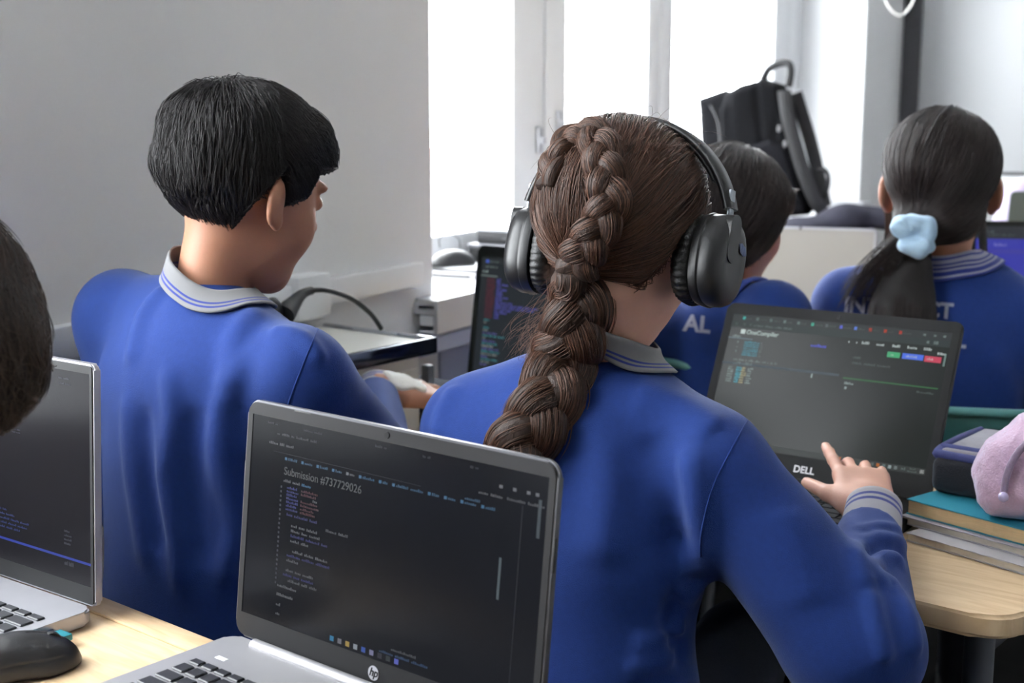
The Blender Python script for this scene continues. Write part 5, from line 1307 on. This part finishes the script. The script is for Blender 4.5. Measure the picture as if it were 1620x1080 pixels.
H3 = lambda P: (skull(local(P, g3.HR, h3, g3.hs)) - T3(local(P, g3.HR, h3, g3.hs))) * g3.hs
nb_ = lambda P: smin(H3(P), s_ell(local(P, g3.HR, h3, g3.hs), (0, -.042, -.036), (.064, .050, .046)) * g3.hs, .02)
tie = hitv(nb_, [(1448, 366)], t0=1.5)[0]
bun = tie + tocam(tie) * .030
nb3 = np.array(h3) + g3.HR @ A((0, -.075, -.045))
def ext3(P): return smin(smin(s_cap(P, nb3, tie, .040, .026), s_ell(local(P, g3.HR, h3, g3.hs), (0, -.042, -.036), (.064, .050, .046)) * g3.hs, .02), s_ell(P, tie, (.030, .030, .026)), .02)
make_hair(g3, T3, C_dark, H_dark, 7000, .20, lambda P, Q: (tie - P) / (np.linalg.norm(tie - P, axis=1, keepdims=True) + 1e-6), seed=12, r=.0005, steps=12, vox=.0045, ext=ext3, wob=(.0008, 50), jit=.03, stop=lambda P: np.linalg.norm(P - tie, axis=1) < .012)
tailpx = [(1446, 380), (1442, 415), (1434, 450), (1428, 490), (1424, 530), (1420, 580)]
tq = hitv(g3.sweat, tailpx[1:], t0=1.5); tq = np.array([bun + (0, 0, -.01)] + [p + tocam(p) * (.030 if i else .040) for i, p in enumerate(tq)])
tw = (.020, .026, .036, .044, .046, .040)
def tailf(P):
    d = None
    for i in range(5): e = s_ecap(P, tq[i], tq[i + 1], tw[i], tw[i + 1], tocam(tq[i]), .62); d = e if d is None else smin(d, e, .02)
    return d + wobble(P, 3, .002, 70)
tl = new_obj('ponytail', grid_mesh(tailf, tq.min(0) - .08, tq.max(0) + .08, .0045, 'ponytail'), g3.root, C_dark, -g3.root.location)
rs = np.random.RandomState(7); hh = []; TQ = np.array([list(p) for p in catmull([Vector(p) for p in tq], 4)], f4); TWs = np.interp(np.linspace(0, 1, len(TQ)), np.linspace(0, 1, 6), tw)
sd = np.cross(TQ[-1] - TQ[0], tocam(TQ[5])); sd /= np.linalg.norm(sd)
for i in range(2600):
    a = rs.uniform(0, 2 * pi); k = rs.uniform(.9, 1.08); j = np.linspace(0, len(TQ) - 1, 14).astype(int); wv = 1 + .15 * np.sin(np.linspace(0, 3, 14) + i)
    tc_ = np.array([tocam(p) for p in TQ[j]]); hh.append(TQ[j] + (sd * cos(a) + tc_ * sin(a) * .62) * (TWs[j] * k * wv)[:, None] * np.where(cos(a) < 0, 1.0, 1.0))
for i in range(240):          # wisps falling to the left shoulder
    e_ = hitv(g3.sweat, [(rs.uniform(1322, 1400), rs.uniform(455, 500))], t0=1.5)[0]; e_ = e_ + tocam(e_) * .006; a = bun + rs.normal(size=3) * .006; m_ = (a + e_) / 2 + np.array((-.02, -.01, .022)) + rs.normal(size=3) * .004; t = np.linspace(0, 1, 14)[:, None]
    hh.append((1 - t) ** 2 * a + 2 * t * (1 - t) * m_ + t * t * e_)
curves_obj('hair_strands', np.array(hh, f4), .0005, H_dark, tl)
for px in (1407, 1552):       # side locks in front of the ears
    L_ = []
    for i in range(60):
        x0 = px + rs.uniform(-6, 6); t = np.linspace(0, 1, 10); L_.append(np.array([W(x0 + (4 if px > 1500 else -2) * tt + rs.uniform(-1, 1), 300 + 110 * tt, 2.27) for tt in t]))
    curves_obj('side_lock', np.array(L_, f4), .0007, H_dark, g3.root).location = -g3.root.location
# scrunchie: two crumpled fabric rolls
M_scr = mat('pale_blue_fabric', (168, 196, 218), .85, noise=.08, nscale=60, bump=.3, bscale=300, sheen=.4)
s1, s2, s3 = W(1433, 358, bun[1] - .016), W(1464, 364, bun[1] - .014), W(1448, 388, bun[1] - .020)
def scr(P):
    d = s_ell(P, s1, (.028, .030, .020)); d = smin(d, s_ell(P, s2, (.020, .028, .022)), .008); d = smin(d, s_ell(P, s3, (.030, .028, .019)), .004)
    for a, b in (((1405, 352), (1480, 372)), ((1420, 374), (1478, 392)), ((1440, 350), (1484, 362)), ((1425, 378), (1452, 372)), ((1415, 365), (1450, 372))):
        pts = [W(a[0], a[1], bun[1] - .038), W(b[0], b[1], bun[1] - .038)]; s, _ = seg_field(P, pts); d = d + .0075 * np.exp(-(s / .0055) ** 2)
    return d + wobble(P, 11, .0036, 130)
new_obj('scrunchie', grid_mesh(scr, np.array(bun) - .085, np.array(bun) + .085, .0025, 'scrunchie'), g3.root, M_scr, -g3.root.location)

# lettering printed on the backs
def print_text(P_, s, px, py, size, shear=0, rot=0):
    me = text_mesh(s, size, 'back_print', bold=.035 * size); co = np.empty(len(me.vertices) * 3, f4); me.vertices.foreach_get('co', co); co = co.reshape(-1, 3)
    c_, s_ = cos(R(rot)), sin(R(rot)); pts = [(px + x * c_ + y * s_ + shear * y, py + x * s_ - y * c_) for x, y, z in co]
    q = hitv(P_.sweat, pts, t0=1.5); tc_ = (camv - q) / np.linalg.norm(camv - q, axis=1, keepdims=True); q = q + tc_ * (.0016 + .001 * (co[:, 2:3] > 0))
    me.vertices.foreach_set('co', q.astype(f4).ravel()); me.update(); new_obj('back_print', me, P_.so, mat('pale_print', (150, 152, 172), .7, noise=.08, nscale=200))
print_text(g3, 'INT', 1334, 492, 34, shear=.05, rot=4); print_text(g3, 'CT', 1462, 500, 34, rot=5); print_text(g3, '-', 1517, 555, 34, rot=4)
print_text(g2, 'AL', 1081, 522, 36, rot=6)

# ---------------------------------------------------------------- head at the left frame edge
h0 = W(-178, 596, 1.0)
hL0 = hand(np.array((-.62, .97, .62), f4), (.3, .8, 0), (0, 0, 1), -1, (.5, .6, .6, .6)); hR0 = hand(np.array((-.48, .93, .60), f4), (-.2, .8, 0), (0, 0, 1), 1, (.5, .6, .6, .6))
p0 = make_person('person', 'person with tousled brown hair leaning in at the left frame edge', h0, 15, 30, 0, 1.0, 20,
    (-.57, .92, .92), (-.78, .93, .85), (-.50, .80, .85), (-.80, .90, .66), (-.47, .80, .64), (-.62, .97, .62), (-.48, .93, .60),
    [((-.61, .81, .78), (.15, .10, .15)), ((-.62, .74, .66), (.14, .10, .14)), ((-.62, .71, .54), (.15, .12, .12))], SK_warm, M_blue, hL0, hR0, vox=.008, bvox=.0055, seat=.45, legs=False)
T0 = lambda Q: hairT(Q, top=.030, side=.034, nape=.022, nape_z=-.08, front_z=.03, ear_z=-.055, burn_z=-.05, soft=.014)
make_hair(p0, T0, C_mid, H_mid, 5000, .06, lambda P, Q: (np.concatenate([Q[:, :1] * 3, .3 + 0 * Q[:, :1], -.8 + 0 * Q[:, :1]], 1)) @ p0.HR.T, seed=22, r=.0004, steps=9, vox=.005, wob=(.006, 70), jit=.5)
# ---------------------------------------------------------------- person in mauve by the whiteboard, teacher's desk
p5_ = make_person('person', 'person in a mauve top near the whiteboard at the right frame edge', W(1718, 190, 4.2), -60, 12, 0, 1.0, -50,
    W(1712, 262, 4.2), W(1690, 318, 4.40), W(1618, 316, 4.05), W(1680, 420, 4.45), W(1584, 376, 3.95), W(1640, 430, 4.3), W(1540, 420, 3.9) ,
    [(W(1690, 370, 4.25), (.17, .11, .18)), (W(1690, 450, 4.25), (.155, .11, .17)), (W(1690, 520, 4.25), (.165, .12, .14))], SK_warm, M_mauve, vox=.012, bvox=.009, collar=False, legs=False, seat=.46)
make_hair(p5_, T2, C_dark, H_dark, 300, .1, lambda P, Q: A((0, 0, -1)) + 0 * P, seed=18, r=.001, steps=6, vox=.009)
td = desk('school_desk', V(W(1790, 400, 3.2)[0], 3.05, 0), 1.2, .55, 'beech desk by the whiteboard, mostly hidden behind the ponytail girl', z=.74)
td.rotation_euler[2] = -R(20)
lq = W(1613, 331, 3.55)
laptop((lq[0] + .33, 3.62), 188, 10, .33, .30, .23, mat('grey_green_lid', (62, 74, 76), .5, noise=.05, nscale=20), M_bezelblk, 'grey-green back of an open laptop at the right frame edge', screen=MATS['dark_code_screen'], bz=(.01, .01, .012, .02), numpad=False)
